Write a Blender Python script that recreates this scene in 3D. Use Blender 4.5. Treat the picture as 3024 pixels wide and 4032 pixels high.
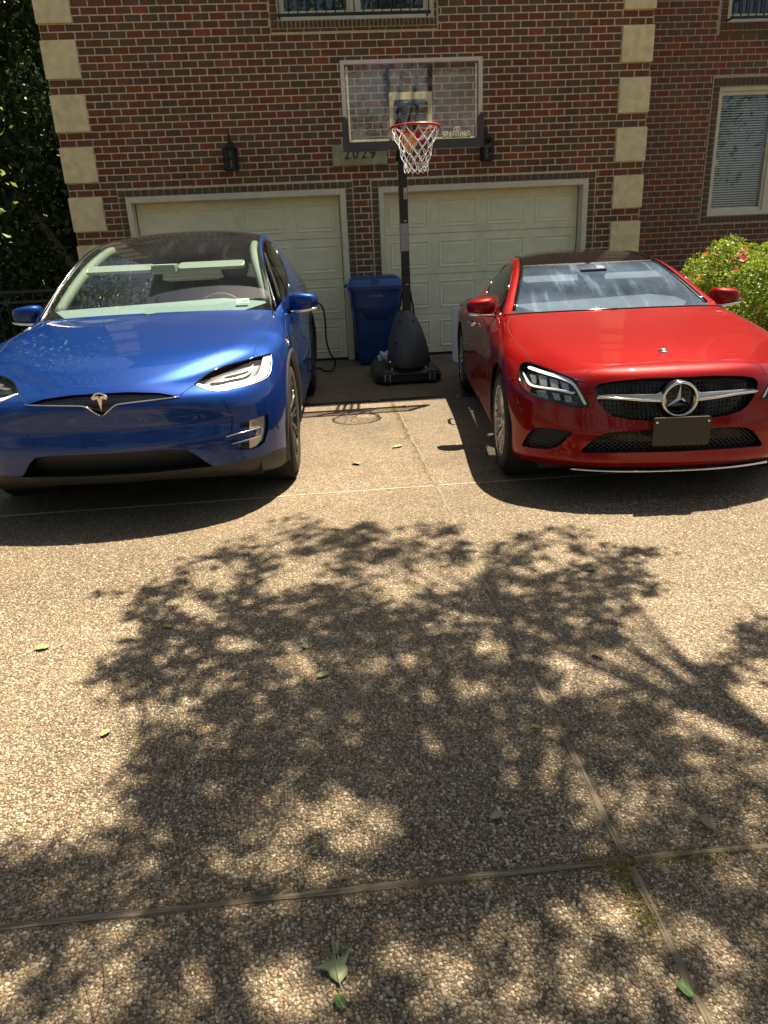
import bpy, bmesh, math, random
import numpy as np
from mathutils import Vector, Matrix
from mathutils.bvhtree import BVHTree
random.seed(7); rng = np.random.default_rng(7)
for o in list(bpy.data.objects): bpy.data.objects.remove(o)
S = bpy.context.scene
COL = S.collection

# ------------------------------------------------------------------ camera
CAM_C = np.array([3.0616, -10.1223, 1.4404]); CAM_F = 2800.0
YAW, PITCH, ROLL = .0723, .3548, -.0470
def cam_axes():
    f = np.array([math.sin(YAW)*math.cos(PITCH), math.cos(YAW)*math.cos(PITCH), -math.sin(PITCH)])
    r = np.array([math.cos(YAW), -math.sin(YAW), 0]); u = np.cross(r, f)
    return math.cos(ROLL)*r+math.sin(ROLL)*u, -math.sin(ROLL)*r+math.cos(ROLL)*u, f
CR, CU, CF = cam_axes()
cd = bpy.data.cameras.new('camera'); cam = bpy.data.objects.new('camera', cd); COL.objects.link(cam)
cam.matrix_world = Matrix(((CR[0], CU[0], -CF[0], CAM_C[0]), (CR[1], CU[1], -CF[1], CAM_C[1]), (CR[2], CU[2], -CF[2], CAM_C[2]), (0, 0, 0, 1)))
cd.sensor_fit = 'HORIZONTAL'; cd.sensor_width = 36; cd.lens = 36*CAM_F/3024; cd.clip_start = .05; cd.clip_end = 2000
S.camera = cam
S.render.resolution_x = 768; S.render.resolution_y = 1024
DSC = 3024/1659            # picture points below are given on a 1659 x 2212 copy of the photograph
def pray(x, y):            # direction of a picture point
    return CF+CR*((x*DSC-1512)/CAM_F)+CU*((2016-y*DSC)/CAM_F)
def phit(x, y, axis, val): # where its line of sight meets a known plane (ground, wall)
    d = pray(x, y); return CAM_C+d*((val-CAM_C[axis])/d[axis])
def ground(x, y): return phit(x, y, 2, 0.0)
def proj(P):
    d = np.asarray(P, float)-CAM_C; z = d@CF
    return np.stack([(1512+CAM_F*(d@CR)/z)/DSC, (2016-CAM_F*(d@CU)/z)/DSC], -1)

# ------------------------------------------------------------------ sky, sun, exposure
SUN = Vector((.70, .72, 2.437)).normalized()
W = bpy.data.worlds.new('World'); S.world = W; W.use_nodes = True
wn = W.node_tree.nodes; wl = W.node_tree.links
sky = wn.new('ShaderNodeTexSky'); sky.sky_type = 'NISHITA'; sky.sun_disc = False
sky.sun_elevation = math.asin(SUN.z); sky.sun_rotation = math.atan2(SUN.x, SUN.y)
sky.air_density = 1.0; sky.dust_density = 2.2; sky.ozone_density = .6
bg = wn['Background']; wl.new(sky.outputs[0], bg.inputs[0]); bg.inputs[1].default_value = .05
sl = bpy.data.lights.new('sun', 'SUN'); sun = bpy.data.objects.new('sun', sl); COL.objects.link(sun)
sl.energy = 5.0; sl.angle = math.radians(.53); sl.color = (1, .94, .83)
sun.rotation_euler = (-SUN).to_track_quat('-Z', 'Y').to_euler(); sun.location = (10, 10, 30)
S.view_settings.view_transform = 'Standard'; S.view_settings.look = 'None'
S.view_settings.exposure = 1.56; S.view_settings.gamma = 1; S.view_settings.use_white_balance = True; S.view_settings.white_balance_temperature = 7450; S.view_settings.white_balance_tint = 10
S.render.engine = 'CYCLES'

# ------------------------------------------------------------------ helpers
def tag(o, label=None, cat=None, group=None, kind=None):
    if label: o['label'] = label
    if cat: o['category'] = cat
    if group: o['group'] = group
    if kind: o['kind'] = kind
    return o
def empty(name, loc=(0, 0, 0), rz=0, parent=None):
    o = bpy.data.objects.new(name, None); COL.objects.link(o); o.location = loc; o.rotation_euler = (0, 0, rz)
    o.empty_display_size = .1
    if parent: o.parent = parent
    return o
def link(name, me, m=None, parent=None):
    o = bpy.data.objects.new(name, me); COL.objects.link(o)
    if m is not None and len(me.materials) == 0: me.materials.append(m)
    if parent: o.parent = parent
    return o
class MB:
    def __init__(s): s.v = []; s.f = []
    def add(s, vs, fs):
        b = len(s.v); s.v += [tuple(p) for p in vs]; s.f += [tuple(i+b for i in f) for f in fs]; return s
    def box(s, a, b):
        x0, y0, z0 = a; x1, y1, z1 = b
        return s.add([(x0,y0,z0),(x1,y0,z0),(x1,y1,z0),(x0,y1,z0),(x0,y0,z1),(x1,y0,z1),(x1,y1,z1),(x0,y1,z1)],
                     [(3,2,1,0),(4,5,6,7),(0,1,5,4),(1,2,6,5),(2,3,7,6),(3,0,4,7)])
    def tube(s, pts, r, n=8, closed=False, cap=True):
        pts = [Vector(p) for p in pts]; N = len(pts); rs = r if hasattr(r, '__len__') else [r]*N
        rings = []; up = None
        for i, p in enumerate(pts):
            a = pts[(i-1) % N] if (closed or i > 0) else p; b = pts[(i+1) % N] if (closed or i < N-1) else p
            t = (b-a); t = t.normalized() if t.length > 1e-9 else Vector((0, 0, 1))
            if up is None: up = Vector((0, 0, 1)) if abs(t.z) < .9 else Vector((1, 0, 0))
            x = t.cross(up)
            if x.length < 1e-6: x = t.cross(Vector((1, 0, 0))) if abs(t.x) < .9 else t.cross(Vector((0, 1, 0)))
            x.normalize(); y = x.cross(t).normalized(); up = y
            rings.append([p+(x*math.cos(2*math.pi*k/n)+y*math.sin(2*math.pi*k/n))*rs[i] for k in range(n)])
        vs = [v for rg in rings for v in rg]; fs = []
        for i in range(N if closed else N-1):
            j = (i+1) % N
            for k in range(n): fs.append((i*n+k, i*n+(k+1) % n, j*n+(k+1) % n, j*n+k))
        if cap and not closed: fs += [tuple(range(n-1, -1, -1)), tuple(range((N-1)*n, N*n))]
        return s.add(vs, fs)
    def lathe(s, prof, n=32, org=(0, 0, 0), axis='z'):
        vs = []; fs = []; o = Vector(org)
        for r, h in prof:
            for k in range(n):
                a = 2*math.pi*k/n; c, d = r*math.cos(a), r*math.sin(a)
                vs.append(o+Vector((c, d, h) if axis == 'z' else ((h, c, d) if axis == 'x' else (c, h, d))))
        for i in range(len(prof)-1):
            for k in range(n): fs.append((i*n+k, i*n+(k+1) % n, (i+1)*n+(k+1) % n, (i+1)*n+k))
        return s.add(vs, fs)
    def prism(s, poly, a, b, axis=1):   # 2-D outline swept along an axis
        n = len(poly)
        def P(u, v, w): return (u, w, v) if axis == 1 else ((w, u, v) if axis == 0 else (u, v, w))
        vs = [P(u, v, a) for u, v in poly]+[P(u, v, b) for u, v in poly]
        fs = [tuple(range(n)), tuple(range(2*n-1, n-1, -1))]+[(i, i+n, (i+1) % n+n, (i+1) % n) for i in range(n)]
        return s.add(vs, fs)
    def mesh(s, name, smooth=False, bevel=0):
        me = bpy.data.meshes.new(name); me.from_pydata(s.v, [], s.f)
        bm = bmesh.new(); bm.from_mesh(me); bmesh.ops.recalc_face_normals(bm, faces=bm.faces)
        if bevel: bmesh.ops.bevel(bm, geom=list(bm.edges), offset=bevel, segments=2, affect='EDGES', profile=.7, clamp_overlap=True)
        bm.to_mesh(me); bm.free()
        if smooth:
            me.shade_smooth()
            if smooth != 'all': me.set_sharp_from_angle(angle=math.radians(40))
        return me
    def build(s, name, m, parent=None, smooth=False, bevel=0):
        return link(name, s.mesh(name, smooth, bevel), m, parent)
def rot2(x, y, a): return x*math.cos(a)-y*math.sin(a), x*math.sin(a)+y*math.cos(a)
def catmull(P, k=6, closed=False):
    P = [np.array(p, float) for p in P]; n = len(P); out = []
    for i in range(n if closed else n-1):
        p0, p1, p2, p3 = (P[(i-1) % n] if (closed or i > 0) else P[0]*2-P[1]), P[i], P[(i+1) % n], (P[(i+2) % n] if (closed or i < n-2) else P[-1]*2-P[-2])
        for t in np.arange(k)/k:
            out.append(.5*((2*p1)+(-p0+p2)*t+(2*p0-5*p1+4*p2-p3)*t*t+(-p0+3*p1-3*p2+p3)*t**3))
    if not closed: out.append(P[-1])
    return out
def inpoly(x, y, P):
    c = False; j = len(P)-1
    for i in range(len(P)):
        if (P[i][1] > y) != (P[j][1] > y) and x < (P[j][0]-P[i][0])*(y-P[i][1])/(P[j][1]-P[i][1])+P[i][0]: c = not c
        j = i
    return c

# ------------------------------------------------------------------ materials
class NT:
    def __init__(s, name):
        s.m = bpy.data.materials.new(name); s.m.use_nodes = True; s.t = s.m.node_tree; s.n = s.t.nodes
        s.b = s.n['Principled BSDF']; s.out = s.n['Material Output']
    def node(s, kind, **kw):
        n = s.n.new('ShaderNode'+kind)
        for k, v in kw.items():
            if k.startswith('i_'): n.inputs[k[2:].replace('_', ' ')].default_value = v
            else: setattr(n, k, v)
        return n
    def link(s, a, b): s.t.links.new(a, b)
    def set(s, **kw):
        for k, v in kw.items(): s.b.inputs[k.replace('_', ' ')].default_value = v
        return s
    def coord(s, space='Object'): return s.node('TexCoord').outputs[space]
    def noise(s, scale, detail=4, co=None, rough=.55):
        n = s.node('TexNoise'); n.inputs['Scale'].default_value = scale; n.inputs['Detail'].default_value = detail; n.inputs['Roughness'].default_value = rough
        if co is not None: s.link(co, n.inputs['Vector'])
        return n.outputs['Fac']
    def ramp(s, fac, stops, interp='LINEAR'):
        r = s.node('ValToRGB'); e = r.color_ramp.elements; r.color_ramp.interpolation = interp
        while len(e) < len(stops): e.new(.5)
        for i, (p, c) in enumerate(stops):
            e[i].position = p; e[i].color = (*c, 1) if len(c) == 3 else c
        s.link(fac, r.inputs[0]); return r.outputs[0]
    def mix(s, fac, a, b, mode='MIX'):
        n = s.node('Mix', data_type='RGBA', blend_type=mode)
        for sock, v in ((n.inputs[0], fac), (n.inputs[6], a), (n.inputs[7], b)):
            if isinstance(v, bpy.types.NodeSocket): s.link(v, sock)
            elif isinstance(v, (int, float)): sock.default_value = v
            else: sock.default_value = (*v, 1)
        return n.outputs[2]
    def math(s, op, a, b=0):
        n = s.node('Math', operation=op)
        for i, v in enumerate((a, b)):
            if isinstance(v, bpy.types.NodeSocket): s.link(v, n.inputs[i])
            else: n.inputs[i].default_value = v
        return n.outputs[0]
    def bump(s, h, strength=.5, dist=.01, prev=None):
        n = s.node('Bump'); n.inputs['Strength'].default_value = strength; n.inputs['Distance'].default_value = dist
        s.link(h, n.inputs['Height'])
        if prev is not None: s.link(prev, n.inputs['Normal'])
        s.link(n.outputs[0], s.b.inputs['Normal']); return n.outputs[0]
def plain(name, c, rough=.5, metal=0, var=.12, scale=30, bump=0, spec=.5, coat=0):
    t = NT(name); t.set(Roughness=rough, Metallic=metal); t.b.inputs['Specular IOR Level'].default_value = spec
    if coat: t.set(Coat_Weight=coat, Coat_Roughness=.03)
    n = t.noise(scale, 5, t.coord())
    lo = tuple(max(0, v*(1-var)) for v in c); hi = tuple(min(1, v*(1+var)) for v in c)
    t.link(t.ramp(n, [(.3, lo), (.7, hi)]), t.b.inputs['Base Color'])
    if bump: t.bump(n, bump, .005)
    return t.m
M = {}
M['black_metal'] = plain('black_metal', (.012, .012, .014), .38, .0)
M['black_plastic'] = plain('black_plastic', (.018, .019, .022), .5, bump=.05, scale=200)
M['dark_grey_plastic'] = plain('dark_grey_plastic', (.05, .052, .06), .42, bump=.04, scale=250)
M['gloss_black'] = plain('gloss_black', (.006, .006, .007), .05)
M['chrome'] = plain('chrome', (.75, .74, .72), .08, 1, var=.03)
M['satin_metal'] = plain('satin_metal', (.55, .54, .52), .3, 1, var=.08)
M['rubber'] = plain('rubber', (.018, .017, .016), .75, bump=.1, scale=120)
M['white_paint'] = plain('white_paint', (.70, .63, .46), .5, var=.08, scale=8)
M['white_plastic'] = plain('white_plastic', (.84, .82, .76), .45, var=.05, scale=6)
# ================================================================== ground, driveway
STONES = [(0.0, (.080, .058, .035)), (.16, (.14, .107, .065)), (.34, (.235, .182, .118)), (.50, (.305, .245, .168)), (.64, (.27, .165, .083)), (.72, (.36, .30, .212)), (.84, (.185, .16, .125)), (.92, (.45, .395, .295))]
def stone_mat(name, loose):
    t = NT(name); co = t.coord(); t.set(Roughness=.72)
    if loose:
        rnd = t.node('ObjectInfo').outputs['Random']
        c = t.ramp(rnd, STONES); n = t.noise(260, 3, co); c = t.mix(.55, c, t.ramp(n, [(.3, (.60, .57, .53)), (.7, (1.45, 1.42, 1.36))]), 'MULTIPLY')
        t.link(c, t.b.inputs['Base Color']); t.bump(n, .25, .002); t.set(Roughness=.6); return t.m
    v = t.node('TexVoronoi', feature='F1'); v.inputs['Scale'].default_value = 118; t.link(co, v.inputs['Vector'])
    v2 = t.node('TexVoronoi', feature='DISTANCE_TO_EDGE'); v2.inputs['Scale'].default_value = 118; t.link(co, v2.inputs['Vector'])
    sep = t.node('SeparateColor'); t.link(v.outputs['Color'], sep.inputs[0])
    c = t.ramp(sep.outputs[0], STONES)
    edge = t.ramp(v2.outputs[0], [(.03, (0, 0, 0)), (.16, (1, 1, 1))])
    sand = t.ramp(t.noise(700, 4, co), [(.3, (.028, .021, .013)), (.7, (.085, .062, .040))])
    c = t.mix(edge, sand, c)
    st = t.ramp(t.noise(1.1, 6, co, .6), [(.33, (.66, .60, .52)), (.62, (1.10, 1.05, .98))]); c = t.mix(.8, c, st, 'MULTIPLY')
    sv = t.node('TexVoronoi', feature='F1'); sv.inputs['Scale'].default_value = 1.7; t.link(co, sv.inputs['Vector']); wob = t.math('ADD', sv.outputs['Distance'], t.math('MULTIPLY', t.noise(14, 4, co), .12))
    c = t.mix(.7, c, t.ramp(wob, [(.10, (.45, .42, .40)), (.17, (1, 1, 1))]), 'MULTIPLY')       # old drips
    st2 = t.ramp(t.noise(.45, 5, co, .65), [(.38, (.80, .77, .72)), (.6, (1.05, 1.04, 1.02))]); c = t.mix(.8, c, st2, 'MULTIPLY')
    t.link(c, t.b.inputs['Base Color'])
    h = t.ramp(v.outputs['Distance'], [(.0, (1, 1, 1)), (.55, (0, 0, 0))]); t.bump(h, .9, .006)
    return t.m
M['aggregate'] = stone_mat('exposed_aggregate', False); M['pebble'] = stone_mat('pebble_stone', True)
t = NT('soil'); co = t.coord(); n1 = t.noise(3, 8, co); n2 = t.noise(60, 6, co)
t.link(t.mix(.6, t.ramp(n1, [(.35, (.05, .035, .02)), (.6, (.06, .07, .025))]), t.ramp(n2, [(.3, (.03, .022, .014)), (.7, (.11, .085, .05))])), t.b.inputs['Base Color'])
t.set(Roughness=.9); t.bump(n2, .6, .03); M['soil'] = t.m
g = MB().add([(-300, -300, -.03), (300, -300, -.03), (300, 300, -.03), (-300, 300, -.03)], [(0, 1, 2, 3)]).build('ground', M['soil']); tag(g, kind='structure')
DX0, DX1, DY0 = -1.2, 6.9, -24.0
JX = 3.715; JY = (-5.83, -8.83, -11.83, -14.83, -17.83)
drv = MB().box((DX0, DY0, -.12), (DX1, -3.115, 0)).box((DX0, -2.945, -.12), (DX1, .35, 0)).build('driveway', M['aggregate']); tag(drv, kind='structure')
t = NT('weathered_wood'); co = t.coord(); mp = t.node('Mapping'); mp.inputs['Scale'].default_value = (2, 90, 90); t.link(co, mp.inputs[0])
gr = t.noise(3, 6, mp.outputs[0]); t.link(t.ramp(gr, [(.3, (.05, .038, .024)), (.5, (.14, .11, .07)), (.7, (.28, .235, .165))]), t.b.inputs['Base Color']); t.set(Roughness=.85); t.bump(gr, .6, .003); M['wood'] = t.m
t = NT('weathered_wood_long'); co = t.coord(); mp = t.node('Mapping'); mp.inputs['Scale'].default_value = (90, 2, 90); t.link(co, mp.inputs[0])
gr = t.noise(3, 6, mp.outputs[0]); t.link(t.ramp(gr, [(.3, (.06, .046, .028)), (.5, (.15, .12, .078)), (.7, (.29, .24, .165))]), t.b.inputs['Base Color']); t.set(Roughness=.85); t.bump(gr, .6, .003); M['wood_long'] = t.m
M['wood_far'] = plain('bleached_wood', (.32, .265, .18), .85, var=.2, scale=25)
def strip(p0, p1, w, m):
    n = 60; a = np.array(p0); b = np.array(p1); d = (b-a)/np.linalg.norm(b-a); nn = np.array([-d[1], d[0]]); vs = []; fs = []
    for i in range(n+1):
        c = a+(b-a)*i/n; wl_ = w*(.5+.14*math.sin(i*1.7)+.1*math.sin(i*.61)); wr_ = w*(.5+.14*math.sin(i*1.1+1)); z = .0028+.0008*math.sin(i*.9)
        for q, zz in ((c+nn*wl_, -.01), (c+nn*wl_, z), (c-nn*wr_, z-.001), (c-nn*wr_, -.01)): vs.append((q[0], q[1], zz))
    for i in range(n):
        for k in range(3): fs.append((i*4+k, i*4+k+1, i*4+k+5, i*4+k+4))
    return MB().add(vs, fs).build('joint_strip', m, drv, smooth=True)
for i, y in enumerate(JY):
    strip((DX0, y), (JX-.02, y), (.012 if i == 0 else .015), M['wood_far' if i == 0 else 'wood']); strip((JX+.02, y), (DX1, y), (.012 if i == 0 else .015), M['wood_far' if i == 0 else 'wood'])
for a, b in zip((-3.13,)+JY, JY): strip((JX, a-.02), (JX, b+.02), .016, M['wood_long'])
# loose stones of the aggregate near the camera: nobody could count them
def pebble_mesh(k):
    bm = bmesh.new(); bmesh.ops.create_icosphere(bm, subdivisions=2, radius=1); r = random.Random(k)
    ax = [Vector((r.gauss(0, 1), r.gauss(0, 1), r.gauss(0, 1))).normalized() for _ in range(5)]
    for v in bm.verts:
        p = v.co.copy()
        for a in ax:
            d = p.dot(a)
            if d > .72: p -= a*(d-.72)*.75
        v.co = Vector((p.x*(1+.25*r.random()*0+.18*math.sin(k)), p.y*.82, p.z*.6))
    for f in bm.faces: f.smooth = True
    me = bpy.data.meshes.new('pebble'); bm.to_mesh(me); bm.free(); me.materials.append(M['pebble']); return me
pc = bpy.data.collections.new('pebble_shapes')
for k in range(7): pc.objects.link(bpy.data.objects.new('pebble', pebble_mesh(k)))
pts = []; step = .0092
ys = np.arange(-9.42, -6.35, step)
for j, y in enumerate(ys):
    d = y-CAM_C[1]; w0 = ground(-25, 0)  # frame borders at this depth
    px = proj(np.array([[0, y, 0], [6, y, 0]])); s = 6/(px[1][0]-px[0][0]); xl = -px[0][0]*s-.45; xr = (1659-px[0][0])*s+.45
    keep = 1.0 if y < -7.4 else max(.25, 1-(y+7.4)*.7)
    n = int((xr-xl)/step); x = xl+(np.arange(n)+.5*(j % 2))*step
    ok = rng.random(n) < keep*.93
    xx = x[ok]+rng.normal(0, .0021, ok.sum()); yy = y+rng.normal(0, .0021, ok.sum())
    for a, b in zip(xx, yy):
        if abs(a-JX) > .02 and all(abs(b-q) > .018 for q in JY): pts.append((a, b, -.0005))
me = bpy.data.meshes.new('pebbles'); me.from_pydata(pts, [], []); peb = link('pebbles', me, M['pebble'])
tag(peb, 'small rounded tan and brown pebbles set in the driveway surface near the camera', 'pebbles', kind='stuff')
ng = bpy.data.node_groups.new('scatter_pebbles', 'GeometryNodeTree')
ng.interface.new_socket('Geometry', in_out='INPUT', socket_type='NodeSocketGeometry'); ng.interface.new_socket('Geometry', in_out='OUTPUT', socket_type='NodeSocketGeometry')
gi = ng.nodes.new('NodeGroupInput'); go = ng.nodes.new('NodeGroupOutput'); ip = ng.nodes.new('GeometryNodeInstanceOnPoints'); ci = ng.nodes.new('GeometryNodeCollectionInfo')
ci.inputs['Collection'].default_value = pc; ci.inputs['Separate Children'].default_value = True; ci.inputs['Reset Children'].default_value = True; ip.inputs['Pick Instance'].default_value = True
def rv(typ, lo, hi, seed):
    n = ng.nodes.new('FunctionNodeRandomValue'); n.data_type = typ
    k = {'FLOAT': (2, 3), 'FLOAT_VECTOR': (0, 1)}[typ]; n.inputs[k[0]].default_value = lo; n.inputs[k[1]].default_value = hi; n.inputs['Seed'].default_value = seed
    return n.outputs[1 if typ == 'FLOAT' else 0]
r1 = rv('FLOAT_VECTOR', (-.35, -.35, 0), (.35, .35, 6.28), 3); r2 = rv('FLOAT', .55, 1.0, 5); r3 = rv('FLOAT', .55, 1.0, 9)
mu = ng.nodes.new('ShaderNodeMath'); mu.operation = 'MULTIPLY'; ng.links.new(r2, mu.inputs[0]); ng.links.new(r3, mu.inputs[1])
mu2 = ng.nodes.new('ShaderNodeMath'); mu2.operation = 'MULTIPLY'; ng.links.new(mu.outputs[0], mu2.inputs[0]); mu2.inputs[1].default_value = .0078
ng.links.new(gi.outputs[0], ip.inputs['Points']); ng.links.new(ci.outputs[0], ip.inputs['Instance']); ng.links.new(r1, ip.inputs['Rotation']); ng.links.new(mu2.outputs[0], ip.inputs['Scale']); ng.links.new(ip.outputs[0], go.inputs[0])
md = peb.modifiers.new('scatter', 'NODES'); md.node_group = ng

# trench drain in front of the garage
dr = empty('trench_drain', (0, -3.03, 0)); tag(dr, 'long dark slotted trench drain across the driveway before the garage', 'drain')
MB().box((DX0, -.085, -.14), (DX1, .085, -.10)).build('channel', M['black_plastic'], dr)
MB().box((DX0, -.0845, -.10), (DX1, -.06, .003)).build('frame_edge', M['dark_grey_plastic'], dr)
MB().box((DX0, .06, -.10), (DX1, .0845, .003)).build('frame_edge', M['dark_grey_plastic'], dr)
barme = MB().box((-.0075, -.0598, -.03), (.0075, .0598, .002)).mesh('bar', bevel=.001); barme.materials.append(M['dark_grey_plastic'])
barl = MB().box((-.0075, -.0598, -.03), (.0075, .0598, .002)).mesh('bar', bevel=.001); barl.materials.append(M['satin_metal'])
for i in range(196):
    x = .6+i*.0295; o = link('bar', barl if (3.40 < x < 3.52 or 4.35 < x < 4.65) else barme, None, dr); o.location = (x, 0, 0)

# ---- leaves, twigs and moss on the driveway
def leafmat(name, c, rough=.5, tr=.25):
    t = NT(name); co = t.coord('Generated'); n = t.noise(14, 5, t.coord()); t.set(Roughness=rough)
    lo = tuple(v*.72 for v in c); hi = tuple(min(1, v*1.25) for v in c)
    col = t.ramp(n, [(.3, lo), (.7, hi)]); t.link(col, t.b.inputs['Base Color'])
    if tr:
        ts = t.node('BsdfTranslucent'); t.link(t.mix(.5, col, (c[0]*1.2, c[1]*1.3, c[2]*.6)), ts.inputs[0]); mx = t.node('MixShader'); mx.inputs[0].default_value = tr
        t.link(t.b.outputs[0], mx.inputs[1]); t.link(ts.outputs[0], mx.inputs[2]); t.link(mx.outputs[0], t.out.inputs[0])
    return t.m
M['leaf_pale'] = leafmat('leaf_pale_green', (.30, .36, .17)); M['leaf_green'] = leafmat('leaf_fresh_green', (.10, .24, .05)); M['leaf_dry'] = leafmat('leaf_dry', (.34, .26, .16))
M['leaf_yellow'] = leafmat('leaf_yellow', (.50, .42, .10)); M['twig'] = plain('twig_bark', (.12, .07, .04), .85, scale=60, bump=.3); M['stem'] = plain('leaf_stem', (.36, .32, .16), .6)
def leaf_obj(name, outline, m, px, size, rz, label, curl=.006, stem=.35):
    c = ground(*px); n = len(outline)
    vs = [(0, 0, curl*.4+.004)]+[(x*size, y*size, .005+curl*(x*x*1.2+abs(math.sin(y*5))*.4)) for x, y in outline]
    fs = [(0, i+1, (i+1) % n+1) for i in range(n)]
    root = empty(name, (c[0], c[1], .004), rz); tag(root, label, 'leaf')
    bm = bmesh.new(); me = bpy.data.meshes.new('blade'); me.from_pydata(vs, [], fs); bm.from_mesh(me)
    bmesh.ops.subdivide_edges(bm, edges=bm.edges, cuts=1); bmesh.ops.solidify(bm, geom=bm.faces[:], thickness=.0005)
    for f in bm.faces: f.smooth = True
    bm.to_mesh(me); bm.free(); me.materials.append(m); link('blade', me, None, root)
    ymin = min(y for _, y in outline)
    MB().tube([(0, size*.7, .011+curl*.5), (0, 0, .010+curl*.5), (0, ymin*size, .0085+curl), (.01, (ymin-stem)*size, .006)], [.0004, .0007, .0009, .0008], 5).build('stem', M['stem'], root)
oak = [(0, -1), (.18, -.85), (.42, -.62), (.50, -.35), (.42, -.1), (.55, .1), (.80, .62), (.98, .85), (.72, .58), (.42, .25), (.22, .28), (.12, .55), (.16, 1.0), (.30, 1.35), (.12, 1.15), (.02, 1.4), (-.08, 1.1), (-.06, .6), (-.14, .28), (-.55, .16), (-1.15, -.02), (-.6, -.18), (-.42, -.3), (-.36, -.55), (-.16, -.8)]
ov = [(math.sin(a)*(.62-.12*math.cos(a)), -math.cos(a)) for a in np.linspace(0, 2*math.pi, 18)[:-1]]
leaf_obj('oak_leaf', oak, M['leaf_pale'], (727, 2090), .045, .12, 'pale green lobed oak leaf with long stem lying near the camera', .005, .9)
for px, m, s, rz, lab in [((735, 2172), 'leaf_green', .017, .4, 'small shiny dark green oval leaf just below the oak leaf'),
    ((1480, 2145), 'leaf_green', .019, .35, 'serrated green oval leaf lying on the wooden joint strip'),
    ((1073, 1768), 'leaf_pale', .019, -1.2, 'pale green pointed leaf in the tree shade left of the long joint'),
    ((697, 1462), 'leaf_pale', .024, -1.0, 'pale green leaf amid the dappled shade in mid driveway'),
    ((91, 1403), 'leaf_pale', .028, -1.4, 'pale leaf in full sun near the left edge of the driveway'),
    ((362, 1357), 'leaf_yellow', .020, 1.2, 'small yellowish leaf at the left fringe of the tree shadow'),
    ((227, 1588), 'leaf_pale', .020, -.6, 'tiny pale green leaf in sun left of the tree shadow'),
    ((1157, 1575), 'leaf_yellow', .013, 1.0, 'tiny yellow leaf close beside the long joint strip'),
    ((1290, 1420), 'leaf_dry', .022, .7, 'pale dry leaf in a sunny gap right of the long joint'),
    ((1527, 1785), 'leaf_dry', .026, .2, 'curled grey brown dry leaf in shade at the right'),
    ((1277, 1233), 'leaf_pale', .022, 1.9, 'pale leaf in the shadow right of the joint crossing'),
    ((660, 1400), 'leaf_pale', .018, .3, 'little pale leaf on a sunlit fleck in the tree shadow'),
    ((858, 966), 'leaf_pale', .045, -.9, 'pale torn leaf in the sun patch between the cars'),
    ((770, 1003), 'leaf_dry', .038, .5, 'small dry leaf in the sun patch nearest the blue car'),
    ((812, 868), 'leaf_dry', .035, -1.5, 'dry leaf beside the drain at the shadow edge'),
    ((875, 880), 'leaf_dry', .030, 1.1, 'dry leaf in the backboard shadow beside the mossy joint'),
    ((1165, 905), 'leaf_dry', .040, 1.3, 'dry leaf in the shade beside the red car front wheel')]:
    leaf_obj('fallen_leaf', ov, M[m], px, s, rz, lab, .012 if m == 'leaf_dry' else .006)
for pl, r, lab in [([(428, 1645), (480, 1650), (530, 1648), (560, 1652)], .0016, 'thin dark twig lying crosswise in the tree shade'),
    ([(1195, 1580), (1225, 1586), (1258, 1592)], .0016, 'short dark twig touching the long joint strip'),
    ([(163, 2090), (190, 2140), (205, 2210)], .0009, 'bent tan pine needle at the lower left'),
    ([(222, 2070), (228, 2140), (206, 2212)], .0008, 'straight tan pine needle at the lower left'),
    ([(770, 1840), (758, 1870)], .0012, 'tiny dark twig above the near joint strip'),
    ([(820, 1935), (800, 1950), (790, 1962)], .0018, 'small brown catkin below the near joint strip'),
    ([(1280, 2025), (1305, 2032), (1330, 2030)], .0020, 'brown catkin right of the oak leaf'),
    ([(1435, 2082), (1450, 2095), (1462, 2108)], .0014, 'red brown catkin beside the long joint strip'),
    ([(285, 1832), (280, 1842), (290, 1852), (300, 1850)], .0013, 'curled tan catkin in the shade at the left')]:
    P = [ground(*q) for q in pl]; P = [(p[0], p[1], .008+.003*(i % 2)) for i, p in enumerate(P)]
    o = MB().tube(catmull(P, 4), r, 6).build('twig', M['twig'], smooth='all'); tag(o, lab, 'twig')
t = NT('moss'); n = t.noise(90, 4, t.coord()); t.link(t.ramp(n, [(.3, (.13, .11, .02)), (.7, (.42, .33, .09))]), t.b.inputs['Base Color']); t.set(Roughness=.9); M['moss'] = t.m
mb = MB()
def moss(cx, cy, sx, sy, n, h=.006):
    for _ in range(n):
        x = cx+random.gauss(0, sx); y = cy+random.gauss(0, sy); a = random.uniform(0, 6.28); w = random.uniform(.0012, .0035); hh = h*random.uniform(.3, 1); tx = random.uniform(-.004, .004); ty = random.uniform(-.004, .004)
        mb.add([(x-w*math.cos(a), y-w*math.sin(a), .001), (x+w*math.cos(a), y+w*math.sin(a), .001), (x+tx, y+ty, hh)], [(0, 1, 2)])
for q, sx, sy, n in [((1350, 1890), .022, .03, 2600), ((1375, 1945), .02, .04, 2400), ((1400, 1990), .02, .03, 1200), ((1330, 1868), .03, .012, 1200), ((1480, 1850), .06, .012, 1800), ((1600, 1840), .10, .015, 1500), ((1100, 1900), .12, .012, 800)]:
    c = ground(*q); moss(c[0], c[1], sx, sy, int(n*.3))
for i in range(26): moss(JX-.015+random.gauss(0, .012), -3.2-i*.1, .014, .04, int(150*(1-i/40)), .007)
o = mb.build('moss', M['moss']); tag(o, 'low yellow green moss growing along the driveway joints', 'moss', kind='stuff')
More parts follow.
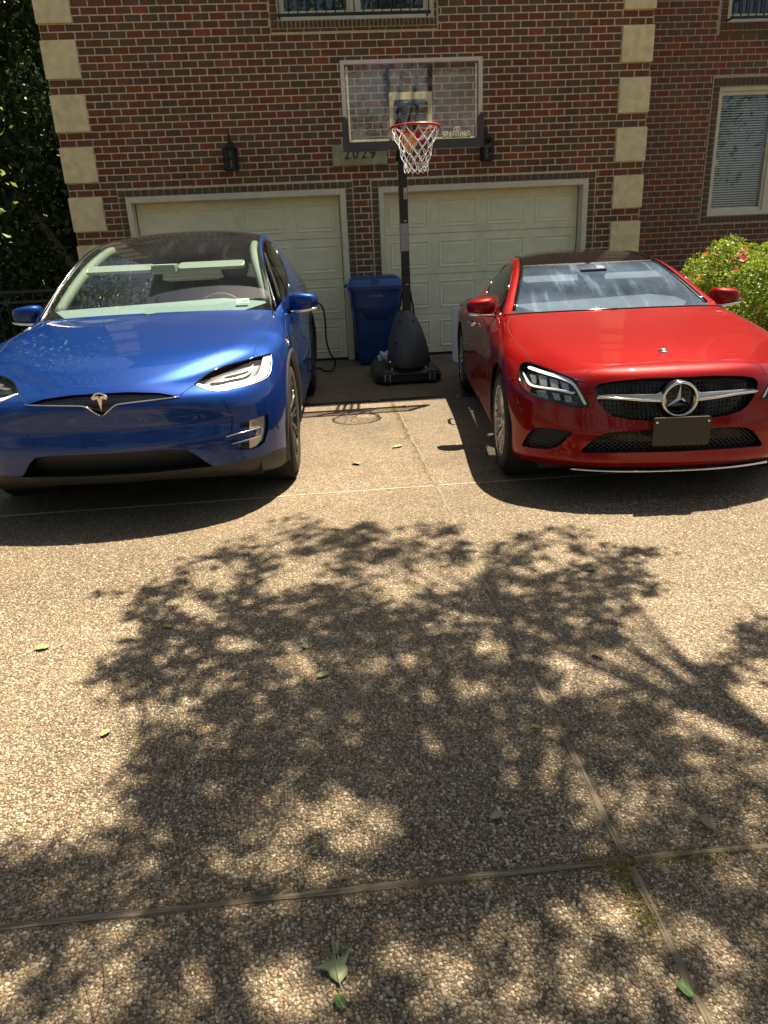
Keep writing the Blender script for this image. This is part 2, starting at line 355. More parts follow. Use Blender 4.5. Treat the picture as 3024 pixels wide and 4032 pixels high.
# ================================================================== house
CH, BL, WW = .08128, .19893, 7.46      # course height, brick pitch, width of the garage front
Z0 = 2.209-27*CH; MJ = .0145           # bottom course, mortar joint
EAVE = 9.0; Y2 = .90                   # eave height, set-back of the right wall
t = NT('brick'); co = t.coord(); gm = t.node('NewGeometry'); oi = t.node('ObjectInfo')
rnd = t.math('FRACT', t.math('ADD', gm.outputs['Random Per Island'], t.math('MULTIPLY', oi.outputs['Random'], 1.0)))
BR = [(0, (.165, .050, .028)), (.16, (.195, .055, .030)), (.30, (.135, .052, .032)), (.44, (.175, .067, .040)), (.56, (.118, .070, .045)), (.68, (.140, .073, .044)), (.80, (.104, .068, .046)), (.90, (.158, .064, .037)), (.97, (.25, .065, .030))]
n = t.noise(55, 6, co, .7); n2 = t.noise(6, 3, co)
c = t.mix(.75, t.ramp(rnd, BR), t.ramp(n, [(.28, (.55, .52, .50)), (.72, (1.35, 1.32, 1.3))]), 'MULTIPLY'); c = t.mix(.4, c, t.ramp(n2, [(.35, (.75, .78, .78)), (.65, (1.15, 1.1, 1.05))]), 'MULTIPLY')
mp = t.node('Mapping'); mp.inputs['Scale'].default_value = (2.6, 2.6, .35); t.link(t.node('NewGeometry').outputs['Position'], mp.inputs[0]); ns = t.noise(1.5, 5, mp.outputs[0], .6)
c = t.mix(.65, c, t.ramp(ns, [(.36, (.66, .64, .62)), (.6, (1.1, 1.08, 1.05))]), 'MULTIPLY')      # rain streaks
c = t.mix(1.0, c, (1.22, 1.16, 1.08), 'MULTIPLY')
t.link(c, t.b.inputs['Base Color']); t.set(Roughness=.85); t.bump(n, .5, .003); M['brick'] = t.m
t = NT('brick_dark'); co = t.coord(); gm = t.node('NewGeometry'); n = t.noise(55, 6, co, .7)
c = t.mix(.75, t.ramp(gm.outputs['Random Per Island'], [(0, (.115, .072, .045)), (.35, (.14, .080, .050)), (.65, (.105, .076, .046)), (.9, (.165, .070, .044))]), t.ramp(n, [(.28, (.55, .52, .50)), (.72, (1.35, 1.32, 1.3))]), 'MULTIPLY')
t.link(c, t.b.inputs['Base Color']); t.set(Roughness=.85); t.bump(n, .5, .003); M['brick_dark'] = t.m
M['mortar'] = plain('mortar', (.70, .58, .37), .95, var=.22, scale=40, bump=.35)
M['mortar_grey'] = plain('mortar_grey', (.50, .38, .28), .95, var=.2, scale=40, bump=.35)
M['limestone'] = plain('limestone', (.83, .67, .38), .9, var=.16, scale=9, bump=.12)
t = NT('brick_wall_far'); co = t.coord(); mp = t.node('Mapping'); mp.inputs['Rotation'].default_value = (math.radians(90), 0, 0); t.link(co, mp.inputs[0])
bt = t.node('TexBrick'); t.link(mp.outputs[0], bt.inputs['Vector']); bt.inputs['Scale'].default_value = 1; bt.inputs['Brick Width'].default_value = BL; bt.inputs['Row Height'].default_value = CH; bt.inputs['Mortar Size'].default_value = .006
bt.inputs['Color1'].default_value = (.16, .045, .03, 1); bt.inputs['Color2'].default_value = (.075, .05, .036, 1); bt.inputs['Mortar'].default_value = (.42, .35, .24, 1); t.link(bt.outputs[0], t.b.inputs['Base Color']); t.set(Roughness=.9); M['brick_far'] = t.m
M['roofing'] = plain('roofing', (.05, .045, .042), .9, scale=12)
house = empty('brick_house', (0, 0, 0)); tag(house, 'red brick house with two cream garage doors and pale corner quoins', 'house')
# openings in the garage front (x0, x1, z0, z1)
GL = (.689, 3.486, 0, 2.19); GR = (3.919, 6.724, 0, 2.19); WU = (2.80, 4.645, 4.055, 6.0)
def holed(x0, x1, z0, z1, y, holes, thick):
    xs = sorted({x0, x1, *[h[0] for h in holes], *[h[1] for h in holes]}); zs = sorted({z0, z1, *[h[2] for h in holes], *[h[3] for h in holes]}); mb = MB()
    xs = [x for x in xs if x0 <= x <= x1]; zs = [z for z in zs if z0 <= z <= z1]
    for a, b in zip(xs, xs[1:]):
        for c, d in zip(zs, zs[1:]):
            mx, mz = (a+b)/2, (c+d)/2
            if not any(h[0] < mx < h[1] and h[2] < mz < h[3] for h in holes): mb.box((a, y, c), (b, y+thick, d))
    return mb
ZT = Z0+62*CH
front = holed(0, WW, -.1, ZT, .006, [GL, GR, WU], .25).build('front_wall', M['mortar'], house)
holed(-.0, WW, ZT, EAVE, .002, [(2.80, 4.645, ZT, 6.0)], .26).build('upper_wall', M['brick_far'], house)
RW = (8.90, 11.2, 1.67, 3.37); RU = (8.90, 11.2, 4.14, 6.0)
side = holed(WW-.3, 15, -.1, ZT, Y2+.006, [RW, RU], .25).build('side_wall', M['mortar_grey'], house)
holed(WW-.3, 15, ZT, EAVE, Y2+.002, [(8.90, 11.2, ZT, 6.0)], .26).build('upper_wall', M['brick_far'], house)
MB().box((.0, .26, -.1), (.25, 12, EAVE)).build('end_wall', M['brick_far'], house)
MB().box((WW-.25, .26, -.1), (WW-.001, Y2, EAVE)).build('return_wall', M['brick_far'], house)
MB().box((14.7, Y2+.26, -.1), (15, 12, EAVE)).box((.25, 11.7, -.1), (14.7, 12, EAVE)).build('rear_wall', M['brick_far'], house)
rf = MB()
for a_, b_, f_ in ((-.4, WW+.35, -.46), (WW+.351, 15.4, Y2-.46)): rf.add([(a_, f_, EAVE), (b_, f_, EAVE), (b_, 6.2, EAVE+3.4), (a_, 6.2, EAVE+3.4), (b_, 12.5, EAVE), (a_, 12.5, EAVE), (a_, f_, EAVE-.15), (b_, f_, EAVE-.15), (b_, 12.5, EAVE-.15), (a_, 12.5, EAVE-.15)],
    [(0, 1, 2, 3), (3, 2, 4, 5), (6, 7, 8, 9), (0, 1, 7, 6), (5, 4, 8, 9), (0, 3, 5, 9, 6), (1, 2, 4, 8, 7)])
rf.build('roof', M['roofing'], house)
# quoin blocks: five courses high, two courses of brick between
QB = []; QW = .40
k = -26
starts = [n for n in range(-26, 40) if (n-(-5)) % 7 == 0]     # bottoms of blocks counted in courses from 2.209 m
def quoin(x0, x1, z0, z1):
    MB().box((x0, -.022, z0+.004), (x1, .2, z1-.004)).build('quoin', M['limestone'], house, bevel=.006)
for n in starts:
    z0, z1 = 2.209+n*CH, 2.209+(n+5)*CH
    if z1 > ZT or z0 < -.2: continue
    z0 = max(z0, .0)
    quoin(-.018, .39, z0, z1); quoin(WW-.39, WW+.018, z0, z1); QB += [(-.02, .39, z0, z1), (WW-.39, WW+.02, z0, z1)]
# bricks
def brick_mesh(l, h=CH, d=.03):
    a, b = (l-MJ)/2, (h-MJ)/2; e = .0025; y = 0
    vs = [(-a, d, -b), (a, d, -b), (a, d, b), (-a, d, b), (-a, e, -b), (a, e, -b), (a, e, b), (-a, e, b), (-a+e, y, -b+e), (a-e, y, -b+e), (a-e, y, b-e), (-a+e, y, b-e)]
    return vs, [(8, 9, 10, 11), (4, 5, 9, 8), (5, 6, 10, 9), (6, 7, 11, 10), (7, 4, 8, 11), (0, 1, 5, 4), (1, 2, 6, 5), (2, 3, 7, 6), (3, 0, 4, 7)]
SMALL = {}
def bricks(x0, x1, y, zmax, blocks, wall, budget, phase0=0):
    full = []; rest = MB(); L = []
    z = Z0; r = 0
    while z < zmax-1e-6:
        x = x0-(BL/2 if (r+phase0) % 2 else 0)
        while x < x1-1e-6:
            a, b = max(x, x0), min(x+BL, x1); segs = [(a, b)]
            for (hx0, hx1, hz0, hz1) in blocks:
                if hz0 < z+CH/2 < hz1:
                    ns = []
                    for (p, q) in segs:
                        if hx1 <= p or hx0 >= q: ns.append((p, q)); continue
                        if p < hx0-.02: ns.append((p, hx0))
                        if q > hx1+.02: ns.append((hx1, q))
                    segs = ns
            for p, q in segs:
                if q-p > .03: L.append(((p+q)/2, q-p, z+CH/2))
            x += BL
        z += CH; r += 1
    sc = []
    for cx, l, cz in L:
        p = proj(np.array([[cx-l/2, y, cz-CH/2], [cx+l/2, y, cz+CH/2]]))
        vis = 0 < p[0][0] < 1659 and 4 < p[1][1] and p[0][1] < 1000
        for b in OCC:
            if b[0] < cx < b[1] and b[2] < cz < b[3]: vis = False
        sc.append((p[1][0]-p[0][0])*(p[0][1]-p[1][1]) if (vis and abs(l-BL) < 1e-4) else 0)
    top = set(sorted(range(len(L)), key=lambda i: -sc[i])[:budget]); 
    for i, (cx, l, cz) in enumerate(L):
        jy = random.uniform(-.0015, .0015); jx = random.uniform(-.0015, .0015)
        if i in top and sc[i] > 0:
            if 'b' not in SMALL:
                vs, fs = brick_mesh(BL); me = bpy.data.meshes.new('brick'); me.from_pydata(vs, [], fs); me.materials.append(M['brick']); SMALL['b'] = me
            o = link('brick', SMALL['b'], None, wall); o.location = (cx+jx, y+jy, cz)
        else:
            vs, fs = brick_mesh(l); rest.add([(vx+cx+jx, vy+y+jy, vz+cz) for vx, vy, vz in vs], fs)
    o = rest.build('bricks', M['brick'], wall); o['kind'] = 'stuff'
OCC = [(3.3, 4.8, 2.2, 3.2)]
HD = 2.275                                   # top of the header course over the garage doors
blocksF = QB+[(GL[0]-.092, GL[1]+.10, -.1, HD), (GR[0]-.10, GR[1]+.105, -.1, HD), (2.70, 4.735, 3.93, 6.2), (3.352, 4.045, 2.455, 2.69)]
bricks(0, WW, 0, ZT, blocksF, front, 240)
OCC = []
blocksS = [(8.79, 12, 1.58, 3.48), (8.77, 12, 3.985, 6.2)]
bricks(WW+.002, 13, Y2, ZT, blocksS, side, 60, 1)
# border bricks round the openings: headers beside, soldiers above and below, a little proud of the wall
def border(name, wall, cells, y):
    mb = MB()
    for (x0, x1, z0, z1) in cells:
        a, b, c, d = x0+MJ/2, x1-MJ/2, z0+MJ/2, z1-MJ/2; e = .0025
        mb.add([(a, y+.03, c), (b, y+.03, c), (b, y+.03, d), (a, y+.03, d), (a, y+e, c), (b, y+e, c), (b, y+e, d), (a, y+e, d), (a+e, y, c+e), (b-e, y, c+e), (b-e, y, d-e), (a+e, y, d-e)],
               [(8, 9, 10, 11), (4, 5, 9, 8), (5, 6, 10, 9), (6, 7, 11, 10), (7, 4, 8, 11), (0, 1, 5, 4), (1, 2, 6, 5), (2, 3, 7, 6), (3, 0, 4, 7)])
    o = mb.build(name, M['brick_dark'], wall); o['kind'] = 'stuff'; return o
cells = []
for (x0, x1, z0, z1) in (GL, GR):
    n = int((x1-x0+.19)/.0945); w = (x1-x0+.192)/n
    cells += [(x0-.092+i*w, x0-.092+(i+1)*w, z1+.001, HD) for i in range(n)]
    z = Z0
    while z < z1-.04:
        zt = min(z+CH, z1); cells += [(x0-.092, x0-.003, z, zt), (x1+.003, x1+.10, z, zt)]; z += CH
z = 4.055
cells += [(2.71+i*.0525+.085, 2.71+(i+1)*.0525+.085, 3.974, 4.055) for i in range(36)]
for k in range(-1, 20): cells += [(2.70, 2.795, 4.055+k*CH, 4.055+(k+1)*CH), (4.685, 4.73, 4.055+k*CH, 4.055+(k+1)*CH)]
cells += [(2.70+i*BL, min(2.70+(i+1)*BL, 4.735), 3.932, 3.974) for i in range(11)]
border('border_bricks', front, cells, -.012)
cells = []
for (x0, x1, z0, z1) in (RW, RU):
    n = 34; w = .0682
    cells += [(x0-.10+i*w, x0-.10+(i+1)*w, z0-.095, z0) for i in range(n)]
    if z1 < 4: cells += [(x0-.10+i*w, x0-.10+(i+1)*w, z1, z1+.11) for i in range(n)]
    cells += [(x0-.10+i*.2, x0-.10+(i+1)*.2, z0-.152, z0-.097) for i in range(11)] if z1 > 4 else []
    z = z0
    while z < min(z1, 5): cells.append((x0-.10, x0-.004, z, min(z+CH, z1))); z += CH
border('border_bricks', side, cells, Y2-.010)
# garage doors
M['door'] = plain('garage_door_paint', (.86, .79, .53), .5, var=.10, scale=5)
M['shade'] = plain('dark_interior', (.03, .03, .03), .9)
def garage(x0, x1, lab):
    g = empty('garage_door', (0, 0, 0), 0, house); g['label'] = lab
    a, b, zt = x0+.063, x1-.07, 2.118
    MB().box((x0, -.028, 0), (a, .02, 2.19)).box((b, -.028, 0), (x1, .02, 2.19)).box((a, -.028, zt), (b, .02, 2.19)).build('trim', M['white_paint'], g, bevel=.004)
    MB().box((a-.02, .02, 0), (a+.012, .16, 2.15)).box((b-.012, .02, 0), (b+.02, .16, 2.15)).box((a, .02, zt-.012), (b, .16, 2.15)).build('jamb', M['white_paint'], g)
    MB().box((a+.012, .118, .0), (a+.020, .13, zt)).box((b-.020, .118, 0), (b-.012, .13, zt)).box((a, .11, 0), (b, .135, .014)).build('weather_seal', M['black_plastic'], g)
    zs = [.014, .549, 1.077, 1.60, 2.11]; w = (b-a-.024)/4
    pm = {}
    for i in range(4):
        MB().box((a+.012, .125, zs[i]+.0025), (b-.012, .165, zs[i+1]-.0025)).build('section', M['door'], g, bevel=.002)
        for k in range(4):
            h = zs[i+1]-zs[i]; key = round(h, 3)
            if key not in pm:
                pw, ph = w-.14, h-.17; mb = MB()   # raised frame with bevelled field
                def ring(o, y): return [(-pw/2+o, y, -ph/2+o), (pw/2-o, y, -ph/2+o), (pw/2-o, y, ph/2-o), (-pw/2+o, y, ph/2-o)]
                R = [ring(0, .001), ring(.006, -.007), ring(.016, -.007), ring(.030, .0005), ring(.042, .0005), ring(.052, -.005)]
                vs = [p for q in R for p in q]; fs = [(i0*4+j, i0*4+(j+1) % 4, (i0+1)*4+(j+1) % 4, (i0+1)*4+j) for i0 in range(5) for j in range(4)]+[(20, 21, 22, 23)]
                mb.add(vs, fs); pm[key] = mb.mesh('panel'); pm[key].materials.append(M['door'])
            o = link('panel', pm[key], None, g); o.location = (a+.012+w*(k+.5), .125, (zs[i]+zs[i+1])/2)
garage(GL[0], GL[1], 'cream garage door behind the blue car'); garage(GR[0], GR[1], 'cream garage door behind the basketball hoop')
# windows
def glass(name, tint=(.85, .9, .88), refl=1.0, dust_sky=0, rough=.0, streak=0, ior=1.5, film=(.5, .55, .6)):
    t = NT(name); t.n.remove(t.b); lw = t.node('LayerWeight'); lw.inputs[0].default_value = .5; f0 = ((ior-1)/(ior+1))**2; fr = t.math('ADD', t.math('MULTIPLY', t.math('POWER', lw.outputs['Facing'], 5), 1-f0), f0)   # same from both sides of the sheet
    tr = t.node('BsdfTransparent'); tr.inputs[0].default_value = (*tint, 1); gl = t.node('BsdfGlossy'); gl.inputs['Roughness'].default_value = rough
    gl.inputs[0].default_value = (refl, refl, refl, 1); mx = t.node('MixShader'); t.link(fr, mx.inputs[0]); t.link(tr.outputs[0], mx.inputs[1]); t.link(gl.outputs[0], mx.inputs[2]); t.link(mx.outputs[0], t.out.inputs[0])
    if dust_sky:      # film of dust and wiper smears, its tint painting in sky reflection
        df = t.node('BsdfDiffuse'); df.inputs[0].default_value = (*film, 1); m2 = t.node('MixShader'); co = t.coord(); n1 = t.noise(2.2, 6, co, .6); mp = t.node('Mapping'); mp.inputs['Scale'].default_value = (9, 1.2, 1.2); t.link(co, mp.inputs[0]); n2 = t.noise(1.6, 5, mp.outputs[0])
        f1 = t.ramp(n1, [(.35, (.25, .25, .25)), (.7, (1, 1, 1))]); f2 = t.ramp(n2, [(.54, (0, 0, 0)), (.74, (1, 1, 1))]); f = t.math('ADD', t.math('MULTIPLY', f1, dust_sky), t.math('MULTIPLY', t.math('MULTIPLY', f2, f1), streak))
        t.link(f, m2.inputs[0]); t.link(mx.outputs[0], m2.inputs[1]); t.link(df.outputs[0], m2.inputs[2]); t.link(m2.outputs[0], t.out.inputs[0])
    return t
M['pane'] = glass('window_glass', (.95, .96, .95)).m
M['blind'] = plain('blind_slat', (.85, .83, .75), .6, var=.04)
def window(x0, x1, z0, z1, y, mull, blinds, lab, railing=False):
    g = empty('window', (0, 0, 0), 0, house); g['label'] = lab; f = .055
    xs = [x0]+mull+[x1]
    fb = MB().box((x0, y-.01, z0-.045), (x1, y+.09, z0+.01)).box((x0, y+.0, z1-f), (x1, y+.08, z1))
    fb.box((x0, y+.001, z0+.01), (x0+f*.7, y+.08, z1-f)).box((x1-f*.7, y+.001, z0+.01), (x1, y+.08, z1-f))
    for m in mull: fb.box((m-.05, y+.001, z0+.01), (m+.05, y+.08, z1-f))
    fb.build('frame', M['white_paint'], g, bevel=.003)
    for a, b in zip(xs, xs[1:]):
        a0 = a+(.04 if a == x0 else .05); b0 = b-(.04 if b == x1 else .05)
        MB().box((a0, y+.03, z0+.01), (a0+.035, y+.07, z1-f)).box((b0-.035, y+.03, z0+.01), (b0, y+.07, z1-f)).box((a0+.035, y+.03, z0+.01), (b0-.035, y+.07, z0+.06)).box((a0+.035, y+.03, z1-f-.05), (b0-.035, y+.07, z1-f)).build('sash', M['white_paint'], g, bevel=.003)
        MB().box((a0+.035, y+.048, z0+.06), (b0-.035, y+.054, z1-f-.05)).build('pane', M['pane'], g)
        if blinds:
            me = MB().add([(a0+.04, -.012, -.009), (b0-.04, -.012, -.009), (b0-.04, .012, .009), (a0+.04, .012, .009)], [(0, 1, 2, 3)]).mesh('slat'); me.materials.append(M['blind'])
            z = z0+.07
            while z < z1-f-.06: o = link('slat', me, None, g); o.location = (0, y+.10, z); z += .0325
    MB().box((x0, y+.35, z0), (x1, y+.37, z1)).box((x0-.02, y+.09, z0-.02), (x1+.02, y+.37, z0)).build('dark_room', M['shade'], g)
    return g
window(RW[0], RW[1], RW[2]+.05, RW[3], Y2+.03, [9.76+.05], True, 'white framed window with slatted blinds above the flowering hedge')
window(RU[0], RU[1], RU[2]+.05, RU[3], Y2+.03, [9.81], False, 'upper window at the top right corner')
window(WU[0], WU[1], WU[2]+.05, WU[3], .03, [3.72], False, 'upper white window behind the black railing')
M['curtain'] = plain('curtain', (.5, .48, .42), .9)
def railing(x0, x1, z0, y, lab, n):
    r = empty('window_railing', (x0, y, z0)); tag(r, lab, 'railing', 'black iron window railings')
    w = x1-x0
    MB().box((0, -.012, 0), (w, .012, .03)).build('bottom_rail', M['black_metal'], r, bevel=.002); MB().box((0, -.012, .85), (w, .012, .88)).build('top_rail', M['black_metal'], r, bevel=.002)
    me = MB().box((-.007, -.007, .03), (.007, .007, .85)).mesh('bar'); me.materials.append(M['black_metal'])
    for i in range(n): o = link('bar', me, None, r); o.location = (.03+(w-.06)*i/(n-1), 0, 0)
    for x in (.03, w-.03): MB().box((x-.01, .012, .005), (x+.01, .135, .025)).build('bracket', M['black_metal'], r)
railing(2.79, 4.63, 4.055, -.15, 'black iron railing under the upper window above the backboard', 17)
railing(8.86, 11.2, 4.14, Y2-.15, 'black iron railing under the upper window at the top right', 22)
# lanterns
def lantern(x, lab):
    L = empty('wall_lantern', (x, -.15, 2.435)); tag(L, lab, 'lantern', 'black lanterns on the brick wall')
    bk = M['black_metal']; w = .088
    MB().lathe([(.0, 0), (w+.004, 0), (w+.008, .012), (w, .03), (0, .03)], 6).build('base', bk, L)
    MB().lathe([(w+.006, .232), (w+.012, .245), (.075, .262), (.045, .285), (.022, .305), (.018, .335), (.022, .35), (.012, .37), (0, .37)], 6).build('cap', bk, L)
    for k in range(6):
        a = k*math.pi/3; b = a+math.pi/3; P = Vector((math.cos(a)*w, math.sin(a)*w, .03)); Q = Vector((math.cos(b)*w, math.sin(b)*w, .03)); T = Vector((0, 0, .205))
        MB().tube([P, P+T], .005, 6).build('post', bk, L)
        MB().tube([P, Q+T], .0028, 5).tube([Q, P+T], .0028, 5).build('cross_bar', bk, L)
        i = .985; MB().add([P*i, Q*i, Q*i+T, P*i+T], [(0, 1, 2, 3)]).build('pane', M['lant_glass'], L)
    MB().lathe([(.0, .03), (.016, .03), (.016, .12), (.004, .125), (0, .13)], 12).build('candle', M['white_plastic'], L)
    arm = catmull([(0, 0, .37), (0, .0, .41), (0, .02, .46), (0, .06, .475), (0, .10, .45), (0, .125, .38), (0, .13, .30)], 5)
    MB().tube(arm, .007, 8).build('arm', bk, L, smooth='all'); MB().lathe([(0, 0), (.05, 0), (.045, -.02), (0, -.02)], 16, (0, .15, .30), 'y').build('wall_plate', bk, L)
M['lant_glass'] = glass('lantern_glass', (.45, .45, .40)).m
lantern(2.077, 'black six-sided lantern above the left garage door'); lantern(5.315, 'black six-sided lantern beside the backboard on the right')
# address stone
pl = empty('address_stone', (3.698, -.03, 2.45)); tag(pl, 'pale stone plaque reading 2029 behind the backboard', 'plaque')
M['old_stone'] = plain('old_stone', (.34, .31, .17), .92, var=.3, scale=9, bump=.15)
MB().box((-.346, -.012, .003), (.348, .06, .243)).build('slab', M['old_stone'], pl, bevel=.005)
MB().prism([(.145*math.cos(a)-.005, .2435+.145*math.sin(a)) for a in np.linspace(0, math.pi, 24)], -.008, .06).build('arched_top', M['old_stone'], pl)
def text_obj(name, s, size, m, parent, loc, extrude=.002, shear=0, rot=(math.radians(90), 0, 0), bold=0):
    c = bpy.data.curves.new(name, 'FONT'); c.body = s; c.size = size; c.extrude = extrude; c.align_x = 'CENTER'; c.align_y = 'CENTER'; c.shear = shear; c.offset = bold; c.space_character = 1.12 if bold > .002 else 1.0
    tmp = bpy.data.objects.new('tmp', c); COL.objects.link(tmp); dg = bpy.context.evaluated_depsgraph_get(); me = bpy.data.meshes.new_from_object(tmp.evaluated_get(dg)); bpy.data.objects.remove(tmp)
    me.materials.clear(); o = link(name, me, m, parent); o.location = loc; o.rotation_euler = rot; return o
for i, ch in enumerate('2029'): text_obj('digit', ch, .165, M['black_metal'], pl, (-.165+i*.110, -.016, .128), .004)
# ================================================================== basketball hoop
hp = empty('basketball_hoop', (4.02, -1.9, 0)); tag(hp, 'portable basketball hoop with clear backboard and black wheeled base', 'basketball hoop')
bk, dg_, bp = M['black_metal'], M['dark_grey_plastic'], M['black_plastic']
M['red_metal'] = plain('red_rim_paint', (.42, .025, .03), .35, var=.1); M['net'] = plain('net_cord', (.78, .76, .74), .8, var=.05); M['orange'] = plain('orange_label', (.85, .30, .03), .45, var=.2, scale=20)
M['frame_white'] = plain('backboard_frame_paint', (.62, .59, .53), .4, var=.06)
t = glass('backboard_acrylic', (.93, .93, .94)); M['acrylic'] = t.m
# dusty film: a thin diffuse share on the clear sheet
mx = [n for n in t.n if n.type == 'MIX_SHADER'][0]; df = t.node('BsdfTranslucent'); df.inputs[0].default_value = (.50, .54, .60, 1); m2 = t.node('MixShader')
nz = t.math('MULTIPLY', t.ramp(t.noise(1.1, 5, t.coord(), .5), [(.35, (.015, .015, .015)), (.65, (.08, .08, .08))]), .8); t.link(nz, m2.inputs[0]); t.link(mx.outputs[0], m2.inputs[1]); t.link(df.outputs[0], m2.inputs[2]); t.link(m2.outputs[0], t.out.inputs[0])
M['print_white'] = leafmat('print_white', (.78, .76, .70), .5, .5)
# base tank
def loft(sections, name, m, parent, smooth=True, bevel=0):
    n = len(sections[0]); vs = [p for s in sections for p in s]; fs = []
    for i in range(len(sections)-1):
        for k in range(n): fs.append((i*n+k, i*n+(k+1) % n, (i+1)*n+(k+1) % n, (i+1)*n+k))
    fs += [tuple(range(n-1, -1, -1)), tuple(range((len(sections)-1)*n, len(sections)*n))]
    return MB().add(vs, fs).build(name, m, parent, smooth=smooth, bevel=bevel)
def rrect(x0, x1, y0, y1, z, r, k=4):
    out = []
    for cx, cy, a0 in ((x1-r, y1-r, 0), (x0+r, y1-r, 90), (x0+r, y0+r, 180), (x1-r, y0+r, 270)):
        for i in range(k+1): a = math.radians(a0+90*i/k); out.append((cx+r*math.cos(a), cy+r*math.sin(a), z))
    return out
loft([rrect(-.37, .33, -.27, .75, .012, .10), rrect(-.40, .35, -.30, .78, .03, .12), rrect(-.40, .35, -.30, .78, .10, .12), rrect(-.36, .31, -.25, .74, .155, .10), rrect(-.30, .25, -.16, .68, .20, .10)], 'base_tank', bp, hp)
MB().tube([(-.26, -.315, .115), (.21, -.315, .115)], .012, 8).build('axle', bk, hp)
for x in (-.275, .225):
    MB().lathe([(0, -.02), (.035, -.02), (.045, -.012), (.045, .012), (.035, .02), (0, .02)], 20, (x, -.315, .05), 'x').build('wheel', M['rubber'], hp, smooth=True)
    for s in (-1, 1): MB().box((x+s*.027-.005, -.335, .04), (x+s*.027+.005, -.285, .125)).build('wheel_fork', M['satin_metal'], hp, bevel=.002)
    MB().box((x-.045, -.33, .105), (x+.045, -.27, .15)).build('wheel_bracket', dg_, hp, bevel=.004)
for s, x in ((-1, -.22), (1, .17)): MB().tube([(x, -.24, .14), (x*.85, -.16, .29)], .014, 8).build('strut', M['satin_metal'], hp)
# shroud: curved dark shield in front of the pole foot
prof = [(.225, .255, -.30), (.245, .245, -.31), (.33, .232, -.29), (.45, .212, -.25), (.57, .178, -.20), (.68, .132, -.155), (.75, .090, -.125), (.785, .055, -.11)]
secs = []
for z, w, y in prof:
    row = []
    for a in np.linspace(-1, 1, 13): row.append((a*w-.02, y+.10*abs(a)**2.2, z-.055*(1-abs(a)**2)*(1 if z < .26 else 0)))
    for a in np.linspace(1, -1, 13): row.append((a*w-.02, y+.10*abs(a)**2.2+.03, z-.055*(1-abs(a)**2)*(1 if z < .26 else 0)))
    secs.append(row)
loft(secs, 'shroud', dg_, hp)
for z, x, y in ((.255, -.235, -.235), (.255, .19, -.235), (.45, -.155, -.222), (.45, .115, -.222), (.665, -.092, -.135), (.665, .055, -.135)):
    MB().lathe([(.0, -.004), (.013, -.004), (.014, .006), (0, .006)], 14, (x, y-.012, z), 'y').build('screw_recess', M['gloss_black'], hp); MB().lathe([(0, -.007), (.006, -.007), (.006, 0), (0, 0)], 10, (x, y-.012, z-.003), 'y').build('screw', M['chrome'], hp)
for s in (-1, 1): MB().tube([(s*.045+.0, 0, .98), (s*.11-.01, .02, .62), (s*.17-.02, .15, .20)], .011, 8).build('brace_rod', bk, hp)
# pole in three stages
MB().box((-.045, -.045, .18), (.045, .045, 1.20)).build('pole', bk, hp, bevel=.008); MB().box((-.0435, -.0435, 1.20), (.0435, .0435, 2.62)).build('pole', bk, hp, bevel=.008)
MB().box((-.046, -.0465, 1.40), (.046, .046, 1.68)).build('height_gauge', plain('gauge_label', (.33, .32, .29), .4, scale=80, var=.3), hp, bevel=.004)
MB().box((.0, -.046, 1.92), (.036, -.0438, 2.03)).build('logo_label', plain('pole_label', (.6, .42, .38), .4, var=.4, scale=60), hp)
MB().box((.012, -.0475, 1.93), (.024, -.0462, 1.985)).build('logo_mark', M['red_metal'], hp)
MB().box((-.005, -.047, 1.70), (.025, -.0445, 1.71)).box((-.005, -.047, 1.05), (.025, -.0455, 1.06)).build('pin_plate', M['satin_metal'], hp)
# arms and lift spring
BY = -.78                                # backboard plane, local y
for x in (-.055, .055):
    MB().tube([(x, -.0, 2.56), (x*1.3, BY+.05, 2.86)], .016, 8).build('arm', bk, hp); MB().tube([(x, -.0, 2.30), (x*1.3, BY+.05, 2.60)], .016, 8).build('arm', bk, hp)
MB().box((-.085, BY+.03, 2.50), (-.055, BY+.06, 2.92)).build('board_bracket', bk, hp); MB().box((.055, BY+.03, 2.50), (.085, BY+.06, 2.92)).build('board_bracket', bk, hp)
MB().tube([(0, .03, 2.20), (0, -.45, 2.75)], .022, 10).build('lift_spring', M['chrome'], hp); MB().box((-.1, -.05, 2.42), (.1, .08, 2.60)).build('lever_head', bk, hp, bevel=.02)
# backboard (real place and size)
bx0, bx1, bz0, bz1 = -.63, .68, 2.325, 3.045
bb = empty('backboard', (0, BY, 0), 0, hp)
MB().box((bx0+.03, -.004, bz0+.05), (bx1-.03, .004, bz1-.03)).build('acrylic_sheet', M['acrylic'], bb)
MB().box((bx0, -.018, bz1-.032), (bx1, .022, bz1)).build('frame_rail', M['frame_white'], bb, bevel=.003)
MB().box((bx0, -.018, bz0+.22), (bx0+.036, .022, bz1-.033)).build('frame_rail', M['frame_white'], bb, bevel=.003); MB().box((bx1-.036, -.018, bz0+.22), (bx1, .022, bz1-.033)).build('frame_rail', M['frame_white'], bb, bevel=.003)
P = [(bx0-.01, bz0-.02), (bx1+.01, bz0-.02), (bx1+.01, bz0+.25), (bx1-.012, bz0+.275), (bx1-.045, bz0+.235), (bx1-.05, bz0+.055), (bx0+.05, bz0+.055), (bx0+.045, bz0+.235), (bx0+.012, bz0+.275), (bx0-.01, bz0+.25)]
MB().prism(P[:1]+P[1:], -.026, .03).build('edge_pad', dg_, bb, bevel=.004)
